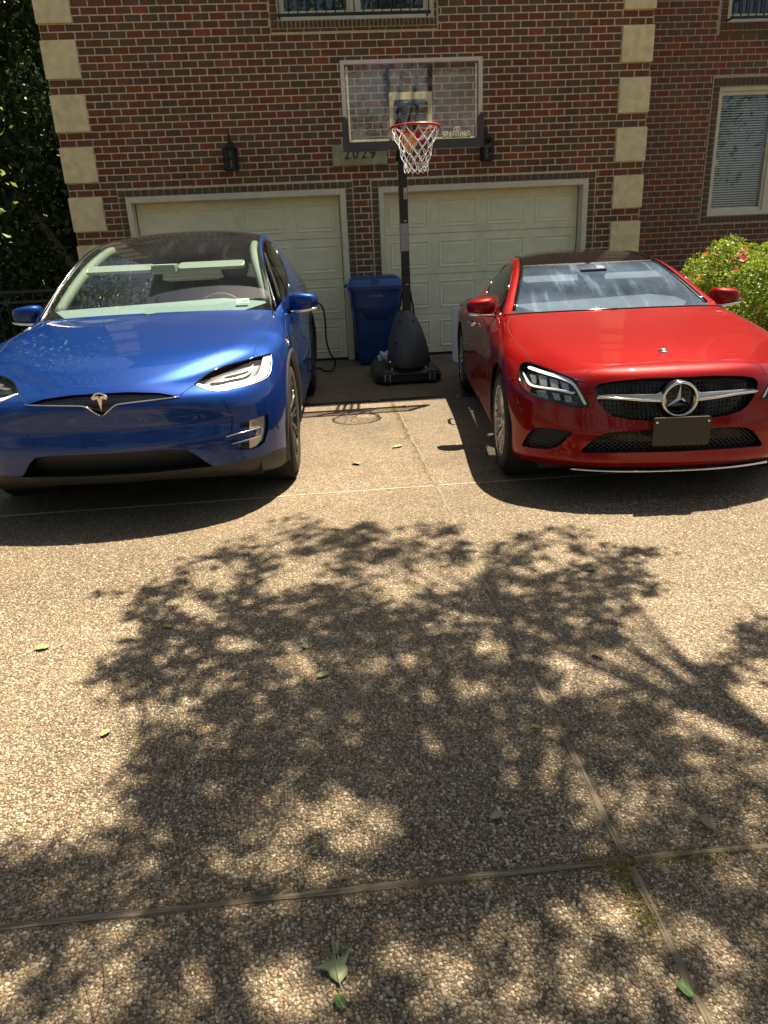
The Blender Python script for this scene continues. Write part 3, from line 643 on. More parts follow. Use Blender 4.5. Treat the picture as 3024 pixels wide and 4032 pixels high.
MB().box((bx0+.055, -.0075, bz0+.056), (bx1-.055, -.0045, bz0+.075)).box((bx0+.051, -.0075, bz0+.076), (bx0+.066, -.0045, bz1-.05)).box((bx1-.066, -.0075, bz0+.076), (bx1-.051, -.0045, bz1-.05)).build('border_stripe', M['print_white'], bb)
MB().box((-.195, -.0075, 2.72), (.205, -.0045, 2.778)).box((-.195, -.0075, 2.42), (-.155, -.0045, 2.7195)).box((.165, -.0075, 2.42), (.205, -.0045, 2.7195)).box((-.195, -.0075, 2.352), (.205, -.0045, 2.4195)).build('target_square', M['print_white'], bb)
MB().box((-.215, .006, 2.70), (-.180, .028, 3.0)).build('rear_bar', bk, bb); MB().box((.180, .006, 2.70), (.215, .028, 3.0)).build('rear_bar', bk, bb); MB().box((-.184, .006, 2.675), (.184, .028, 2.70)).build('rear_bar', bk, bb)
BP = lambda x, y: phit(x, y, 1, -1.9+BY)-np.array((4.02, -1.9+BY, 0))
q_ = BP(985.5, 291); o = text_obj('brand_lettering', 'SPALDING', .078, M['print_white'], bb, (q_[0], -.0065, q_[2]), .001, bold=.0026); o.scale = (.26/o.dimensions.x, .95, 1)
q_ = BP(986.5, 279.5); RX, RZ = q_[0], q_[2]
th = np.linspace(0, 2*math.pi, 33)[:-1]
MB().tube([(RX+.027*math.cos(a)+.008*math.sin(a), -.0065, RZ+.021*math.sin(a)) for a in th], .0030, 6, closed=True).build('brand_ring', M['print_white'], bb)
text_obj('brand_letter', 'S', .038, M['print_white'], bb, (RX, -.0065, RZ), .001, bold=.001)
# rim, bracket, net
rc = Vector((-.007, -1.15, 2.437)); RR = .215
rim = empty('rim', rc, 0, hp)
MB().tube([(RR*math.cos(a), RR*math.sin(a), 0) for a in np.linspace(0, 2*math.pi, 49)[:-1]], .011, 10, closed=True).build('hoop_ring', M['red_metal'], rim, smooth='all')
by = BY-rc.y
MB().box((-.10, by-.03, -.11), (.10, by-.008, .02)).build('mount_plate', M['red_metal'], rim, bevel=.005)
MB().box((-.175, by-.0095, -.13), (.185, by-.0075, -.035)).build('mount_label', M['white_plastic'], rim)
for s in (-1, 1):
    MB().tube([(s*.17, .13, -.004), (s*.09, by-.03, -.10)], .008, 8).build('support_rod', M['red_metal'], rim)
    MB().tube([(s*.06, RR*.96, 0), (s*.07, by-.02, 0)], .009, 8).build('support_rod', M['red_metal'], rim)
q = [(.058*math.cos(a), -.085+.06*math.sin(a)*(1 if math.sin(a) < 0 else .9)) for a in np.linspace(math.pi, 2*math.pi, 14)]+[(.058, .0), (-.058, .0)]
MB().prism([(x-.015, z) for x, z in q], by-.075, by-.031).build('breakaway_cover', M['orange'], rim, bevel=.004)
text_obj('bracket_lettering', 'SPALDING', .03, M['white_plastic'], rim, (.065, by-.0315, -.055), .0008)
NB = 12; net = MB(); lev = 6; H = .35
def npnt(k, l):
    f = l/lev; r = (RR-.004)*(1-.52*f**.8)+.012*math.sin(l*2.3+k); a = 2*math.pi*(k+.5*(l % 2))/NB; return Vector((r*math.cos(a), r*math.sin(a), -.012-H*f**.92*.93+.006*math.sin(k*1.9+l)))
for l in range(lev):
    for k in range(NB):
        for kk in ((k, k-1) if l % 2 == 0 else (k, k+1)):
            a, b = npnt(k, l), npnt(kk, l+1); mid = (a+b)/2; mid.z -= .006
            net.tube([a, mid, b], .0034, 5, cap=False)
for k in range(NB):
    a = npnt(k, lev); b = npnt(k+1, lev); mid = (a+b)/2; mid.z -= .028; net.tube(catmull([a, mid, b], 4), .0038, 5, cap=False)
    net.tube([npnt(k, 0)+Vector((0, 0, .012)), npnt(k, 0)], .004, 5)
net.build('net', M['net'], rim, smooth='all')

# ================================================================== recycling bin
M['bin_blue'] = plain('bin_blue', (.010, .045, .16), .38, var=.15, scale=4, bump=.02)
M['bin_lid'] = plain('bin_lid_blue', (.015, .075, .22), .42, var=.12, scale=4)
bn = empty('recycling_bin', (3.78, -.42, 0), math.radians(-2)); tag(bn, 'blue wheeled recycling bin with ribbed lid beside the hoop base', 'bin')
loft([rrect(-.255, .255, -.25, .24, .03, .06), rrect(-.265, .265, -.26, .26, .06, .06), rrect(-.30, .30, -.285, .28, .70, .06), rrect(-.302, .302, -.288, .28, .74, .06)], 'body', M['bin_blue'], bn)
loft([rrect(-.325, .325, -.315, .295, .735, .07), rrect(-.325, .325, -.315, .295, .765, .07), rrect(-.335, .335, -.325, .30, .965, .07)], 'collar', M['bin_blue'], bn)
loft([rrect(-.13, .13, -.31, -.27, .60, .018), rrect(-.17, .17, -.33, -.27, .66, .025), rrect(-.20, .20, -.332, -.27, .734, .028)], 'grip_recess', M['bin_blue'], bn)
loft([rrect(-.355, .355, -.35, .31, .95, .07), rrect(-.36, .36, -.355, .31, 1.0, .07), rrect(-.34, .34, -.335, .30, 1.025, .07), rrect(-.325, .325, -.315, .29, 1.075, .07), rrect(-.29, .29, -.27, .27, 1.10, .07)], 'lid', M['bin_lid'], bn)
for x0, x1 in ((-.27, -.06), (.05, .27)): MB().box((x0, -.30, 1.07), (x1, .25, 1.118)).build('lid_rib', M['bin_lid'], bn, bevel=.012)
MB().box((-.055, -.345, 1.0), (.045, -.28, 1.085)).build('lid_catch', M['bin_lid'], bn, bevel=.008)
MB().tube([(-.36, .26, 1.0), (-.385, .30, .98), (-.385, .33, .98)], .018, 8).build('handle', M['bin_lid'], bn)
for x in (-.28, .28): MB().lathe([(0, -.025), (.10, -.025), (.115, -.015), (.115, .015), (.10, .025), (0, .025)], 24, (x, .24, .115), 'x').build('wheel', M['rubber'], bn, smooth=True)
text_obj('bin_lettering', 'TECH BINS', .034, plain('bin_print', (.42, .45, .5), .5), bn, (.0, -.3245, .878), .0006)

# ================================================================== folded table leaning at the garage door
tb = empty('folding_table', (4.72, -.86, 0)); tag(tb, 'white plastic folding table top standing on edge behind the red car', 'table')
q = [(a, c) for a, b, c in [(p[0], 0, p[1]) for p in rrect(0, 1.2, .006, .70, 0, .05)]]
MB().prism(q, -.022, .022).build('table_top', M['white_plastic'], tb, bevel=.004)
MB().prism([(.03+(a*.95), .03+c*.93) for a, c in q], .0225, .034).build('rim_frame', M['white_plastic'], tb)
o = empty('grey_bag', (4.93, -.86, .70)); tag(o, 'small grey cloth bundle on top of the white folding table', 'bag')
loft([rrect(-.10, .12, -.02, .03, .002, .02), rrect(-.11, .14, -.03, .04, .02, .03), rrect(-.07, .10, -.02, .03, .045, .02)], 'cloth', plain('grey_cloth', (.16, .16, .16), .9), o)
# plastic bag by the hoop base
o = empty('plastic_bag', (3.76, -1.60, .13)); tag(o, 'crumpled pale blue plastic bag tucked beside the hoop base', 'bag')
bm = bmesh.new(); bmesh.ops.create_icosphere(bm, subdivisions=3, radius=1)
for v in bm.verts:
    n = math.sin(v.co.x*7+v.co.z*5)*.10+math.sin(v.co.y*9-v.co.z*6)*.09+random.uniform(-.04, .04); v.co = Vector((v.co.x*.075, v.co.y*.09, max(0, .075+v.co.z*.085)))*(1+n)
me = bpy.data.meshes.new('film'); bm.to_mesh(me); bm.free(); link('film', me, plain('bag_film', (.35, .45, .50), .3, var=.5, scale=14), o)
# scrap of light on the shroud is the sun itself; nothing is painted there
# ================================================================== charging cable
c0 = phit(680, 648, 1, -1.35); pts = [c0, phit(697, 665, 1, -1.35), phit(703, 700, 1, -1.35), phit(705, 735, 1, -1.3), phit(714, 765, 1, -1.25), phit(722, 775, 1, -1.2)]
gp = [ground(724, 790), ground(716, 803), ground(700, 802), ground(690, 797), ground(660, 800)]
pts = [np.array(p) for p in pts]+[np.array((p[0], p[1], .012)) for p in gp]
cb = empty('charging_cable', tuple(c0)); tag(cb, 'black charging cable hanging from the rear of the blue car', 'cable')
MB().tube([p-c0 for p in catmull(pts, 8)], .0105, 8).build('cord', M['rubber'], cb, smooth='all')
MB().tube([(-.16, 0, .01), (-.05, 0, .012), (.0, 0, 0)], [.022, .026, .014], 10).build('plug', M['black_plastic'], cb, smooth=True)

# ================================================================== iron fence at the left
fn = empty('iron_fence', (-4.2, -.6, 0)); tag(fn, 'black iron picket fence at the left of the house', 'fence')
for z in (.15, 1.0, 1.12): MB().box((0, -.015, z), (4.15, .015, z+.03)).build('rail', bk, fn)
me = MB().tube([(0, 0, .02), (0, 0, 1.15)], .008, 6).mesh('picket'); me.materials.append(bk)
for i in range(38): o = link('picket', me, None, fn); o.location = (.06+i*.108, 0, 0)
for x in (0.0, 2.05, 4.12): MB().box((x-.03, -.03, 0), (x+.03, .03, 1.25)).build('post', bk, fn, bevel=.004)
# ================================================================== plants
def foliage(name, c, tr=.35):
    t = NT(name); gm = t.node('NewGeometry'); t.set(Roughness=.45)
    lo = tuple(v*.55 for v in c); hi = tuple(min(1, v*1.5) for v in c)
    col = t.ramp(gm.outputs['Random Per Island'], [(0, lo), (.5, c), (1, hi)]); t.link(col, t.b.inputs['Base Color'])
    ts = t.node('BsdfTranslucent'); t.link(t.mix(.6, col, (c[0]*1.6, c[1]*1.5, c[2]*.5)), ts.inputs[0]); mx = t.node('MixShader'); mx.inputs[0].default_value = tr
    t.link(t.b.outputs[0], mx.inputs[1]); t.link(ts.outputs[0], mx.inputs[2]); t.link(mx.outputs[0], t.out.inputs[0]); return t.m
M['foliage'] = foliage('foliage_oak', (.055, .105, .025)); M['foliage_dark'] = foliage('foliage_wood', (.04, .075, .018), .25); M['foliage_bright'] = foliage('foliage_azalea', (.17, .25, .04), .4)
M['bark'] = plain('bark', (.09, .07, .05), .9, var=.4, scale=14, bump=.6); M['bark_pale'] = plain('bark_pale', (.26, .21, .16), .9, var=.45, scale=9, bump=.5)
def leaves(P, size, name, m, parent, flat=.0):   # one folded kite per leaf
    P = np.asarray(P, float); n = len(P); q = rng.normal(size=(n, 3)); q[:, 2] *= (1-flat); q /= np.linalg.norm(q, axis=1)[:, None]
    w = np.cross(q, rng.normal(size=(n, 3))); w /= np.linalg.norm(w, axis=1)[:, None]; nn = np.cross(q, w)
    s = size*rng.uniform(.6, 1.3, n)[:, None]
    a = P-q*s*.5; b = P+w*s*.27+nn*s*.08; c = P+q*s*.5; d = P-w*s*.27+nn*s*.08
    V = np.stack([a, b, c, d], 1).reshape(-1, 3); me = bpy.data.meshes.new(name)
    me.vertices.add(4*n); me.vertices.foreach_set('co', V.ravel()); me.loops.add(6*n); me.polygons.add(2*n)
    i = np.arange(n)[:, None]*4; L = np.concatenate([i, i+1, i+2, i, i+2, i+3], 1).ravel(); me.loops.foreach_set('vertex_index', L.astype(np.int32))
    me.polygons.foreach_set('loop_start', np.arange(0, 6*n, 3, dtype=np.int32)); me.polygons.foreach_set('loop_total', np.full(2*n, 3, np.int32)); me.update(calc_edges=True)
    return link(name, me, m, parent)
def clump_points(cs, n, spread):
    out = []
    for c, r, k in cs: out.append(np.asarray(c)+rng.normal(size=(int(n*k), 3))*np.asarray(spread)*r)
    return np.concatenate(out)
def tree(name, loc, h, crown, n, size, label, mat='foliage_dark', lean=(0, 0), trunk_r=.16, bark='bark', low=.35, group=None):
    root = empty(name, loc); tag(root, label, 'tree', group); rr = random.Random(int(abs(loc[0]*37+loc[1]*91)))
    tp = [(0, 0, 0), (lean[0]*.3+rr.uniform(-.1, .1), lean[1]*.3, h*.3), (lean[0]*.7, lean[1]*.7+rr.uniform(-.1, .1), h*.62), (lean[0], lean[1], h*.92)]
    mb = MB().tube(catmull(tp, 5), list(np.linspace(trunk_r, trunk_r*.3, 16)), 9); cs = []
    for k in range(26):
        f = low+(1-low)*rr.random(); a = rr.uniform(0, 6.28); rad = crown*math.sqrt(max(.05, 1-((f-.62)/.55)**2))*rr.uniform(.35, 1)
        st = Vector((lean[0]*f, lean[1]*f, h*f*.82)); e = Vector((lean[0]*f+rad*math.cos(a), lean[1]*f+rad*math.sin(a), h*f+rr.uniform(-.3, .5)))
        mid = (st+e)/2+Vector((0, 0, .25)); mb.tube(catmull([st, mid, e], 4), list(np.linspace(trunk_r*.3, .012, 9)), 6); cs.append((tuple(e), crown*.26*rr.uniform(.6, 1.25), 1)); cs.append((tuple(mid), crown*.18, .4))
    mb.build('trunk', M[bark], root, smooth='all'); leaves(clump_points(cs, n/36, (1, 1, .75)), size, 'crown', M[mat], root)
    return root
WG = 'woodland trees at the left of the house'
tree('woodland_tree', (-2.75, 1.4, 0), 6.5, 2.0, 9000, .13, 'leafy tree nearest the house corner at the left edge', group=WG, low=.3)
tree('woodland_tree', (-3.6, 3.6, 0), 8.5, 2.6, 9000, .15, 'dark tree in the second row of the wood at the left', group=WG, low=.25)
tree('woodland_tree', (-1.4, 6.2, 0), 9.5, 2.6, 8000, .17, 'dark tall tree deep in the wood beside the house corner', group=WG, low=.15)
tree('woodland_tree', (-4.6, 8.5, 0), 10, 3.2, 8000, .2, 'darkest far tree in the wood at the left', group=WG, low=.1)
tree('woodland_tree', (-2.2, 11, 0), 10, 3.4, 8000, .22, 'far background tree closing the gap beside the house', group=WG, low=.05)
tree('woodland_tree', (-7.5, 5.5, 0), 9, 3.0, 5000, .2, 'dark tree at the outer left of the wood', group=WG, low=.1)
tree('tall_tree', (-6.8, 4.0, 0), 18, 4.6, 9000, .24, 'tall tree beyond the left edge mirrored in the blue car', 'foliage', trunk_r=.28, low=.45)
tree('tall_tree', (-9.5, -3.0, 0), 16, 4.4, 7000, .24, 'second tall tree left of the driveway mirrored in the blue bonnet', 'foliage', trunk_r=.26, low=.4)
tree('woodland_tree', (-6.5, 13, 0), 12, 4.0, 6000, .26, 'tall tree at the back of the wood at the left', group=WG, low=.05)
sp_ = phit(4, 300, 1, -3.6)
tree('sapling', (sp_[0]-.55, -3.6, 0), 3.3, .50, 420, .07, 'slim bright green sapling at the left picture edge by the fence', 'foliage_bright', trunk_r=.035, low=.45)
lt = empty('leaning_trunk', (-.85, 3.4, 0)); tag(lt, 'bare pale trunk leaning diagonally in the dark wood', 'tree trunk')
A = phit(150, 565, 1, 3.2); B = phit(98, 495, 1, 3.2); Cc = phit(52, 440, 1, 3.2); Q = [tuple(np.array(p)-np.array((-.85, 3.4, 0))) for p in (A+(A-B)*1.2, A, B, Cc, Cc+(Cc-B)*1.5)]
MB().tube(catmull(Q, 5), list(np.linspace(.085, .05, 21)), 9).build('stem', M['bark_pale'], lt, smooth='all')
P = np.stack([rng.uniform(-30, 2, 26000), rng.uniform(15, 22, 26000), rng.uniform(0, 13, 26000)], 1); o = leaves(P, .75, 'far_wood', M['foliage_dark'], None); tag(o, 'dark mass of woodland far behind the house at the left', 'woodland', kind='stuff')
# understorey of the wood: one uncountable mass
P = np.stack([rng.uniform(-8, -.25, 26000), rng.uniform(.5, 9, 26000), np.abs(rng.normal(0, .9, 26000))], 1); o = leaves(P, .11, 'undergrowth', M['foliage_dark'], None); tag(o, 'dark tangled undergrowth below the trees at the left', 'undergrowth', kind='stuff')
# hedge of azalea at the right
hg = empty('azalea_bush', (7.50, -2.95, 0)); tag(hg, 'yellow green azalea bush with coral blossoms beside the red car', 'bush')
pts = []; nrm = []
while len(pts) < 64000:
    d = rng.normal(size=3); d /= np.linalg.norm(d)
    if d[2] < -.15: continue
    r = 1+.07*math.sin(d[0]*9+d[2]*5)+.06*math.sin(d[1]*11-d[0]*6)+.05*math.sin(d[0]*23+d[1]*19); f = 1-abs(rng.normal(0, .07))
    pts.append((d[0]*1.25*r*f, d[1]*1.0*r*f, .06+max(0, d[2]*1.24*r*f)))
leaves(pts, .036, 'foliage', M['foliage_bright'], hg)
mb = MB()
for k in range(26):
    a = random.uniform(0, 6.28); r = random.uniform(.3, .95); mb.tube(catmull([(0, 0, 0), (r*.4*math.cos(a), r*.4*math.sin(a), .5), (r*1.05*math.cos(a), r*.9*math.sin(a), random.uniform(.5, 1.1))], 4), [.018, .016, .014, .013, .011, .010, .008, .006, .004], 6)
mb.build('stems', M['bark'], hg)
M['blossom'] = foliage('blossom_coral', (.80, .15, .16), .3)
bm = MB()
for k in range(5):
    a = k*2*math.pi/5; c_, s_ = math.cos(a), math.sin(a)
    def R(x, y, z): return (x*c_-y*s_, x*s_+y*c_, z)
    bm.add([R(.002, 0, 0), R(.018, .011, .012), R(.032, 0, .016), R(.018, -.011, .012)], [(0, 1, 2), (0, 2, 3)])
bme = bm.mesh('blossom'); bme.materials.append(M['blossom'])
sel = [p for p in pts if p[0] < .75 and p[1] < .45 and .3 < p[2]]; random.shuffle(sel); cnt = 0
cl = [sel[i] for i in range(84)]
for c in cl:
    for _ in range(random.randint(2, 5)):
        o = link('blossom', bme, None, hg); p = np.array(c)+rng.normal(size=3)*.03; d = Vector((p[0], p[1], p[2]*.6-.2)).normalized(); o.location = Vector(p)*1.0; o.rotation_euler = d.to_track_quat('Z', 'Y').to_euler(); s = random.uniform(1.0, 1.6); o.scale = (s, s, s)
# big oak whose crown hangs over the driveway (above the picture) and throws the dappled shade
ok_ = empty('shade_oak', (7.6, -12.0, 0)); tag(ok_, 'oak beside the driveway whose branches shade the foreground', 'tree')
QA = lambda x, y: (x*1.7426, 1069.8+y*1.7426)
QB_ = lambda x, y: (x*1.7426, 1634.8+y*1.7426)
HULL = [QA(*p) for p in [(105, 116), (118, 112), (165, 124), (190, 112), (230, 84), (295, 58), (375, 20), (390, 34), (420, 44), (478, 30), (496, 10), (514, 8), (508, 26), (548, 44), (560, 40), (585, 66), (640, 54), (692, 40), (735, 42), (745, 64), (815, 68), (822, 76), (790, 92), (846, 108), (785, 128), (768, 165), (800, 232), (848, 246), (900, 195), (940, 145), (960, 150), (960, 205), (900, 236), (835, 256), (845, 295), (965, 330)]]+[(1700, 2500), (-60, 2500), (-60, 1800)]+[QB_(*p) for p in [(0, 130), (55, 110), (70, 140), (100, 130), (108, 80), (150, 25)]]+[QA(*p) for p in [(168, 331), (180, 300), (230, 262), (150, 236), (118, 222), (122, 212), (200, 172), (150, 150), (160, 140), (170, 130), (120, 122)]]
HOLES = [(*QA(x, y), rx*1.74, ry*1.74) for x, y, rx, ry in [(270, 105, 20, 9), (330, 75, 16, 7), (300, 187, 26, 10), (371, 215, 20, 26), (300, 236, 16, 8), (258, 150, 20, 9), (418, 68, 12, 7), (548, 102, 36, 18), (466, 90, 18, 8), (500, 130, 20, 11), (580, 152, 20, 8), (540, 62, 26, 7), (590, 190, 28, 10), (506, 200, 20, 9), (516, 256, 14, 10), (680, 90, 24, 8), (722, 160, 14, 8), (640, 120, 14, 7), (666, 165, 16, 7), (732, 216, 46, 24), (826, 195, 30, 42), (782, 110, 14, 7), (692, 140, 12, 6), (530, 316, 32, 12), (600, 242, 12, 6), (640, 300, 16, 7), (225, 136, 20, 7), (215, 270, 34, 6), (450, 122, 8, 6), (880, 300, 30, 12)]]+[(*QB_(x, y), rx*1.74, ry*1.74) for x, y, rx, ry in [(85, 72, 55, 22), (60, 20, 36, 14), (470, 76, 46, 26), (345, 135, 48, 22), (392, 72, 26, 16), (600, 30, 40, 15), (692, 46, 18, 9), (802, 46, 30, 14), (742, 196, 44, 20), (850, 214, 40, 24), (550, 182, 24, 10), (640, 196, 15, 8), (170, 226, 50, 10), (222, 272, 42, 15), (332, 292, 80, 28), (130, 302, 34, 20), (20, 250, 18, 16), (472, 272, 38, 20), (660, 286, 26, 11), (705, 318, 34, 11), (900, 300, 36, 16), (880, 150, 22, 7), (252, 166, 26, 9), (560, 312, 17, 9), (60, 160, 16, 8)]]
def shaded(px):
    if not inpoly(px[0], px[1], HULL): return False
    w = 1.5+.35*math.sin(px[0]*.045+px[1]*.03)+.25*math.sin(px[0]*.11-px[1]*.09)
    return not any(((px[0]-x)/rx)**2+((px[1]-y)/ry)**2 < w for x, y, rx, ry in HOLES)
S1 = SUN/SUN.z; lp = []; mb = MB(); org = Vector((7.6, -12.0, 0)); hubs = [Vector((6.2, -9.9, 4.9)), Vector((5.6, -8.4, 5.2)), Vector((5.0, -7.3, 5.2)), Vector((5.9, -7.0, 5.3)), Vector((4.4, -7.9, 5.1))]; H0 = tuple(hubs[0]-org)
nc = 0
for _ in range(17000):
    g = np.array((random.uniform(.8, 6.2), random.uniform(-10.4, -5.9), 0)); px = proj(g)
    if g[1] < -9.3:
        if random.random() > .45: continue
    elif not shaded(px): continue
    else:
        n_ = math.sin(g[0]*21+2*math.sin(g[1]*9))*math.sin(g[1]*17+2*math.sin(g[0]*11))+.5*math.sin(g[0]*47+g[1]*31)      # twigs bunch together, thinner towards the rim
        if n_ < (.25 if px[1] < 1180 else .05 if px[1] < 1260 else -.25 if px[1] < 1340 else -.75): continue
    z = 4.7+.55*math.sin(g[0]*2.1+1)+.45*math.sin(g[1]*2.7)+random.gauss(0, .18); tc = Vector(g)+S1*z; d = Vector((random.gauss(0, 1), random.gauss(0, 1), random.gauss(0, .5))).normalized()*.06; nc += 1
    mb.tube([tuple(tc-d-org), tuple(tc+d-org)], .002, 3, cap=False)
    for _k in range(6): lp.append(tuple(tc+d*random.uniform(-1.2, 1.2)+Vector((random.gauss(0, .03), random.gauss(0, .03), random.gauss(0, .04)))-org))
    if nc % 26 == 0:
        hub = min(hubs, key=lambda q: (q-tc).length); mb.tube(catmull([tuple(hub-org), tuple((hub*.45+tc*.55)-org+Vector((0, 0, .15))), tuple(tc-org)], 4), list(np.linspace(.018, .004, 9)), 5)
tr = MB().tube(catmull([(0, 0, 0), (-.1, .1, 1.8), (-.5, .7, 3.5), H0], 6), list(np.linspace(.24, .10, 19)), 12)
for h in hubs[1:]: tr.tube(catmull([H0, tuple((hubs[0]-org)*.5+(h-org)*.5+Vector((0, 0, .3))), tuple(h-org)], 5), list(np.linspace(.045, .012, 11)), 7)
tr.tube(catmull([(-.2, .2, 2.6), (.3, .6, 5), (.5, .4, 8)], 5), list(np.linspace(.15, .05, 11)), 8)
tr.build('trunk', M['bark'], ok_, smooth='all'); mb.build('branches', M['bark'], ok_, smooth='all')
up = clump_points([((random.gauss(.4, 1.0), random.gauss(.2, 1.0), random.uniform(6.5, 9.5)), .6, 1) for _ in range(22)], 160, (1, 1, .8))
leaves(lp+[tuple(p) for p in up], .072, 'crown', M['foliage'], ok_)
# trees across the street behind the camera: they show mirrored in the windscreens and bonnets
BG = 'trees across the street behind the camera'
for i, (x, y, h, c) in enumerate([(-7, -24, 11, 4.2), (-1.5, -27, 13, 4.6), (-13, -20, 12, 4.5), (4.5, -31, 12, 4.5), (11, -27, 11, 4.2), (18, -24, 12, 4.5), (-12, -9, 10, 3.6)]):
    tree('street_tree', (x, y, 0), h, c, 3600, .34, ['broad tree behind the camera mirrored in the blue car windscreen', 'tallest tree behind the camera mirrored in the blue bonnet', 'tree at the far left behind the camera', 'tree straight behind the camera', 'tree behind the camera to the right', 'tree at the far right behind the camera', 'tree beside the driveway left of the camera'][i], 'foliage', group=BG, low=.2)
# ================================================================== cars: shared tools
def nspline(tk, P, tq):            # natural cubic spline through points
    tk = np.asarray(tk, float); P = np.asarray(P, float); n = len(tk); h = np.diff(tk)
    A = np.zeros((n, n)); B = np.zeros((n, P.shape[1])); A[0, 0] = A[-1, -1] = 1
    for i in range(1, n-1):
        A[i, i-1] = h[i-1]; A[i, i] = 2*(h[i-1]+h[i]); A[i, i+1] = h[i]
        B[i] = 6*((P[i+1]-P[i])/h[i]-(P[i]-P[i-1])/h[i-1])
    m = np.linalg.solve(A, B); tq = np.asarray(tq, float); k = np.clip(np.searchsorted(tk, tq)-1, 0, n-2)
    a = (tk[k+1]-tq)[:, None]; b = (tq-tk[k])[:, None]; hh = h[k][:, None]
    return (m[k]*a**3+m[k+1]*b**3)/(6*hh)+(P[k]/hh-m[k]*hh/6)*a+(P[k+1]/hh-m[k+1]*hh/6)*b
def chord(P): P = np.asarray(P, float); return np.concatenate([[0], np.cumsum(np.linalg.norm(np.diff(P, axis=0), axis=1))])
class Car:
    """half body (x >= 0) from four smooth patches; features are cut along outlines seen in the photograph"""
    def __init__(s, name, loc, yaw, flip, paint):
        s.root = empty(name, loc, -yaw); s.flip = flip; s.paint = paint
        s.Mx = Matrix.Translation(loc) @ Matrix.Rotation(-yaw, 4, 'Z'); s.Mi = s.Mx.inverted()
        s.bm = bmesh.new(); s.L = s.bm.faces.layers.int.new('part'); s.parts = ['body']
        c = s.Mi @ Vector(CAM_C); s.cam = Vector((-c.x if flip else c.x, c.y, c.z)); s.R3 = s.Mi.to_3x3()
    def pid(s, n):
        if n not in s.parts: s.parts.append(n)
        return s.parts.index(n)
    def ray(s, px):
        d = s.R3 @ Vector(pray(*px)); return Vector((-d.x if s.flip else d.x, d.y, d.z)).normalized()
    def topx(s, p):                # half-body point -> picture
        q = s.Mx @ Vector((-p.x if s.flip else p.x, p.y, p.z)); return proj(np.array(q))
    def grid(s, G, part):          # G: rows x cols x 3
        n, m = G.shape[:2]; vs = [[s.bm.verts.new(G[i, j]) for j in range(m)] for i in range(n)]; p = s.pid(part)
        for i in range(n-1):
            for j in range(m-1):
                q = [vs[i][j], vs[i][j+1], vs[i+1][j+1], vs[i+1][j]]
                if len({tuple(np.round(v.co, 6)) for v in q}) < 3: continue
                try: f = s.bm.faces.new(q); f[s.L] = p
                except ValueError: pass
    def shell(s, levels, seg, cowl, hoodc, topc, rail, crown=2.6, hoodp=2.4, nv=36, nt=22, split=None, roofy=9, taper=None, pil=1, bulge=.035):
        lev = np.array(levels); K, C = lev.shape[:2]
        tc = np.mean([chord(l) for l in lev], axis=0); tq = []
        for i, k in enumerate(seg): tq += list(np.linspace(tc[i], tc[i+1], k, endpoint=False))
        tq.append(tc[-1]); tq = np.array(tq); idx = np.concatenate([[0], np.cumsum(seg)])
        rows = np.array([nspline(tc, l, tq) for l in lev])          # K x Ns x 3
        tl = np.mean([chord(rows[:, j]) for j in range(rows.shape[1])], axis=0); vq = np.linspace(0, tl[-1], nv)
        G = np.stack([nspline(tl, rows[:, j], vq) for j in range(rows.shape[1])], 1); G[:, 0, 0] = 0; G[:, -1, 0] = 0
        s.grid(G, 'body'); crest = G[-1]; ic = idx[cowl]; s.crest = crest
        # bonnet
        hc = np.array(hoodc); yy = crest[:ic+1, 1]; yc = hc[0, 1]+(yy-yy[0])/(yy[-1]-yy[0])*(hc[-1, 1]-hc[0, 1]); zc = nspline(hc[:, 1], hc[:, 2:3], yc)[:, 0]
        t = np.linspace(0, 1, nt); H = np.zeros((ic+1, nt, 3))
        for i in range(ic+1):
            c = crest[i]; a = np.array([0, yc[i], zc[i]])
            f = i/ic; g = t**(hoodp) if taper is None else taper(t, f)
            H[i, :, 0] = c[0]*t; H[i, :, 1] = a[1]+(c[1]-a[1])*t**2; H[i, :, 2] = a[2]+(c[2]-a[2])*g
        s.grid(H, 'hood')
        # windscreen and roof, then the side above the belt
        je = idx[-3]; cr = crest[ic:je+1]; tcn = np.array(topc); rl = np.array(rail); u = (cr[:, 1]-cr[0, 1])/(cr[-1, 1]-cr[0, 1])
        yr = cr[:, 1]; R = nspline(rl[:, 1], rl[:, [0, 2]], yr); uc = (rl[0, 1]+u*(rl[-1, 1]-rl[0, 1])); yc2 = tcn[0, 1]+u*(tcn[-1, 1]-tcn[0, 1]); zc2 = nspline(tcn[:, 1], tcn[:, 2:3], yc2)[:, 0]
        T = np.zeros((len(cr), nt, 3)); Sg = np.zeros((len(cr), 12, 3))
        for i in range(len(cr)):
            a = np.array([0, yc2[i], zc2[i]]); b = np.array([R[i, 0], yr[i], R[i, 1]]) if i else cr[0]
            T[i, :, 0] = b[0]*t; T[i, :, 1] = a[1]+(b[1]-a[1])*t**2; T[i, :, 2] = a[2]+(b[2]-a[2])*t**crown
            w = np.linspace(0, 1, 12)[:, None]; Sg[i] = b+(cr[i]-b)*w; Sg[i, :, 0] += bulge*np.sin(w[:, 0]*math.pi)*(min(1, i/8))
        T[0] = H[-1]
        s.grid(T[:, :nt-pil], 'top'); s.grid(T[:, nt-pil-1:], 'pillar'); s.grid(Sg, 'side'); s.T = T; s.rail = [Vector(T[i, -1]) for i in range(len(cr))]; s.inner = [Vector(T[i, -1-pil]) for i in range(len(cr))]; s.belt = [Vector(p) for p in cr]
        bmesh.ops.remove_doubles(s.bm, verts=s.bm.verts, dist=2e-4)
        bmesh.ops.dissolve_degenerate(s.bm, edges=s.bm.edges, dist=1e-5)
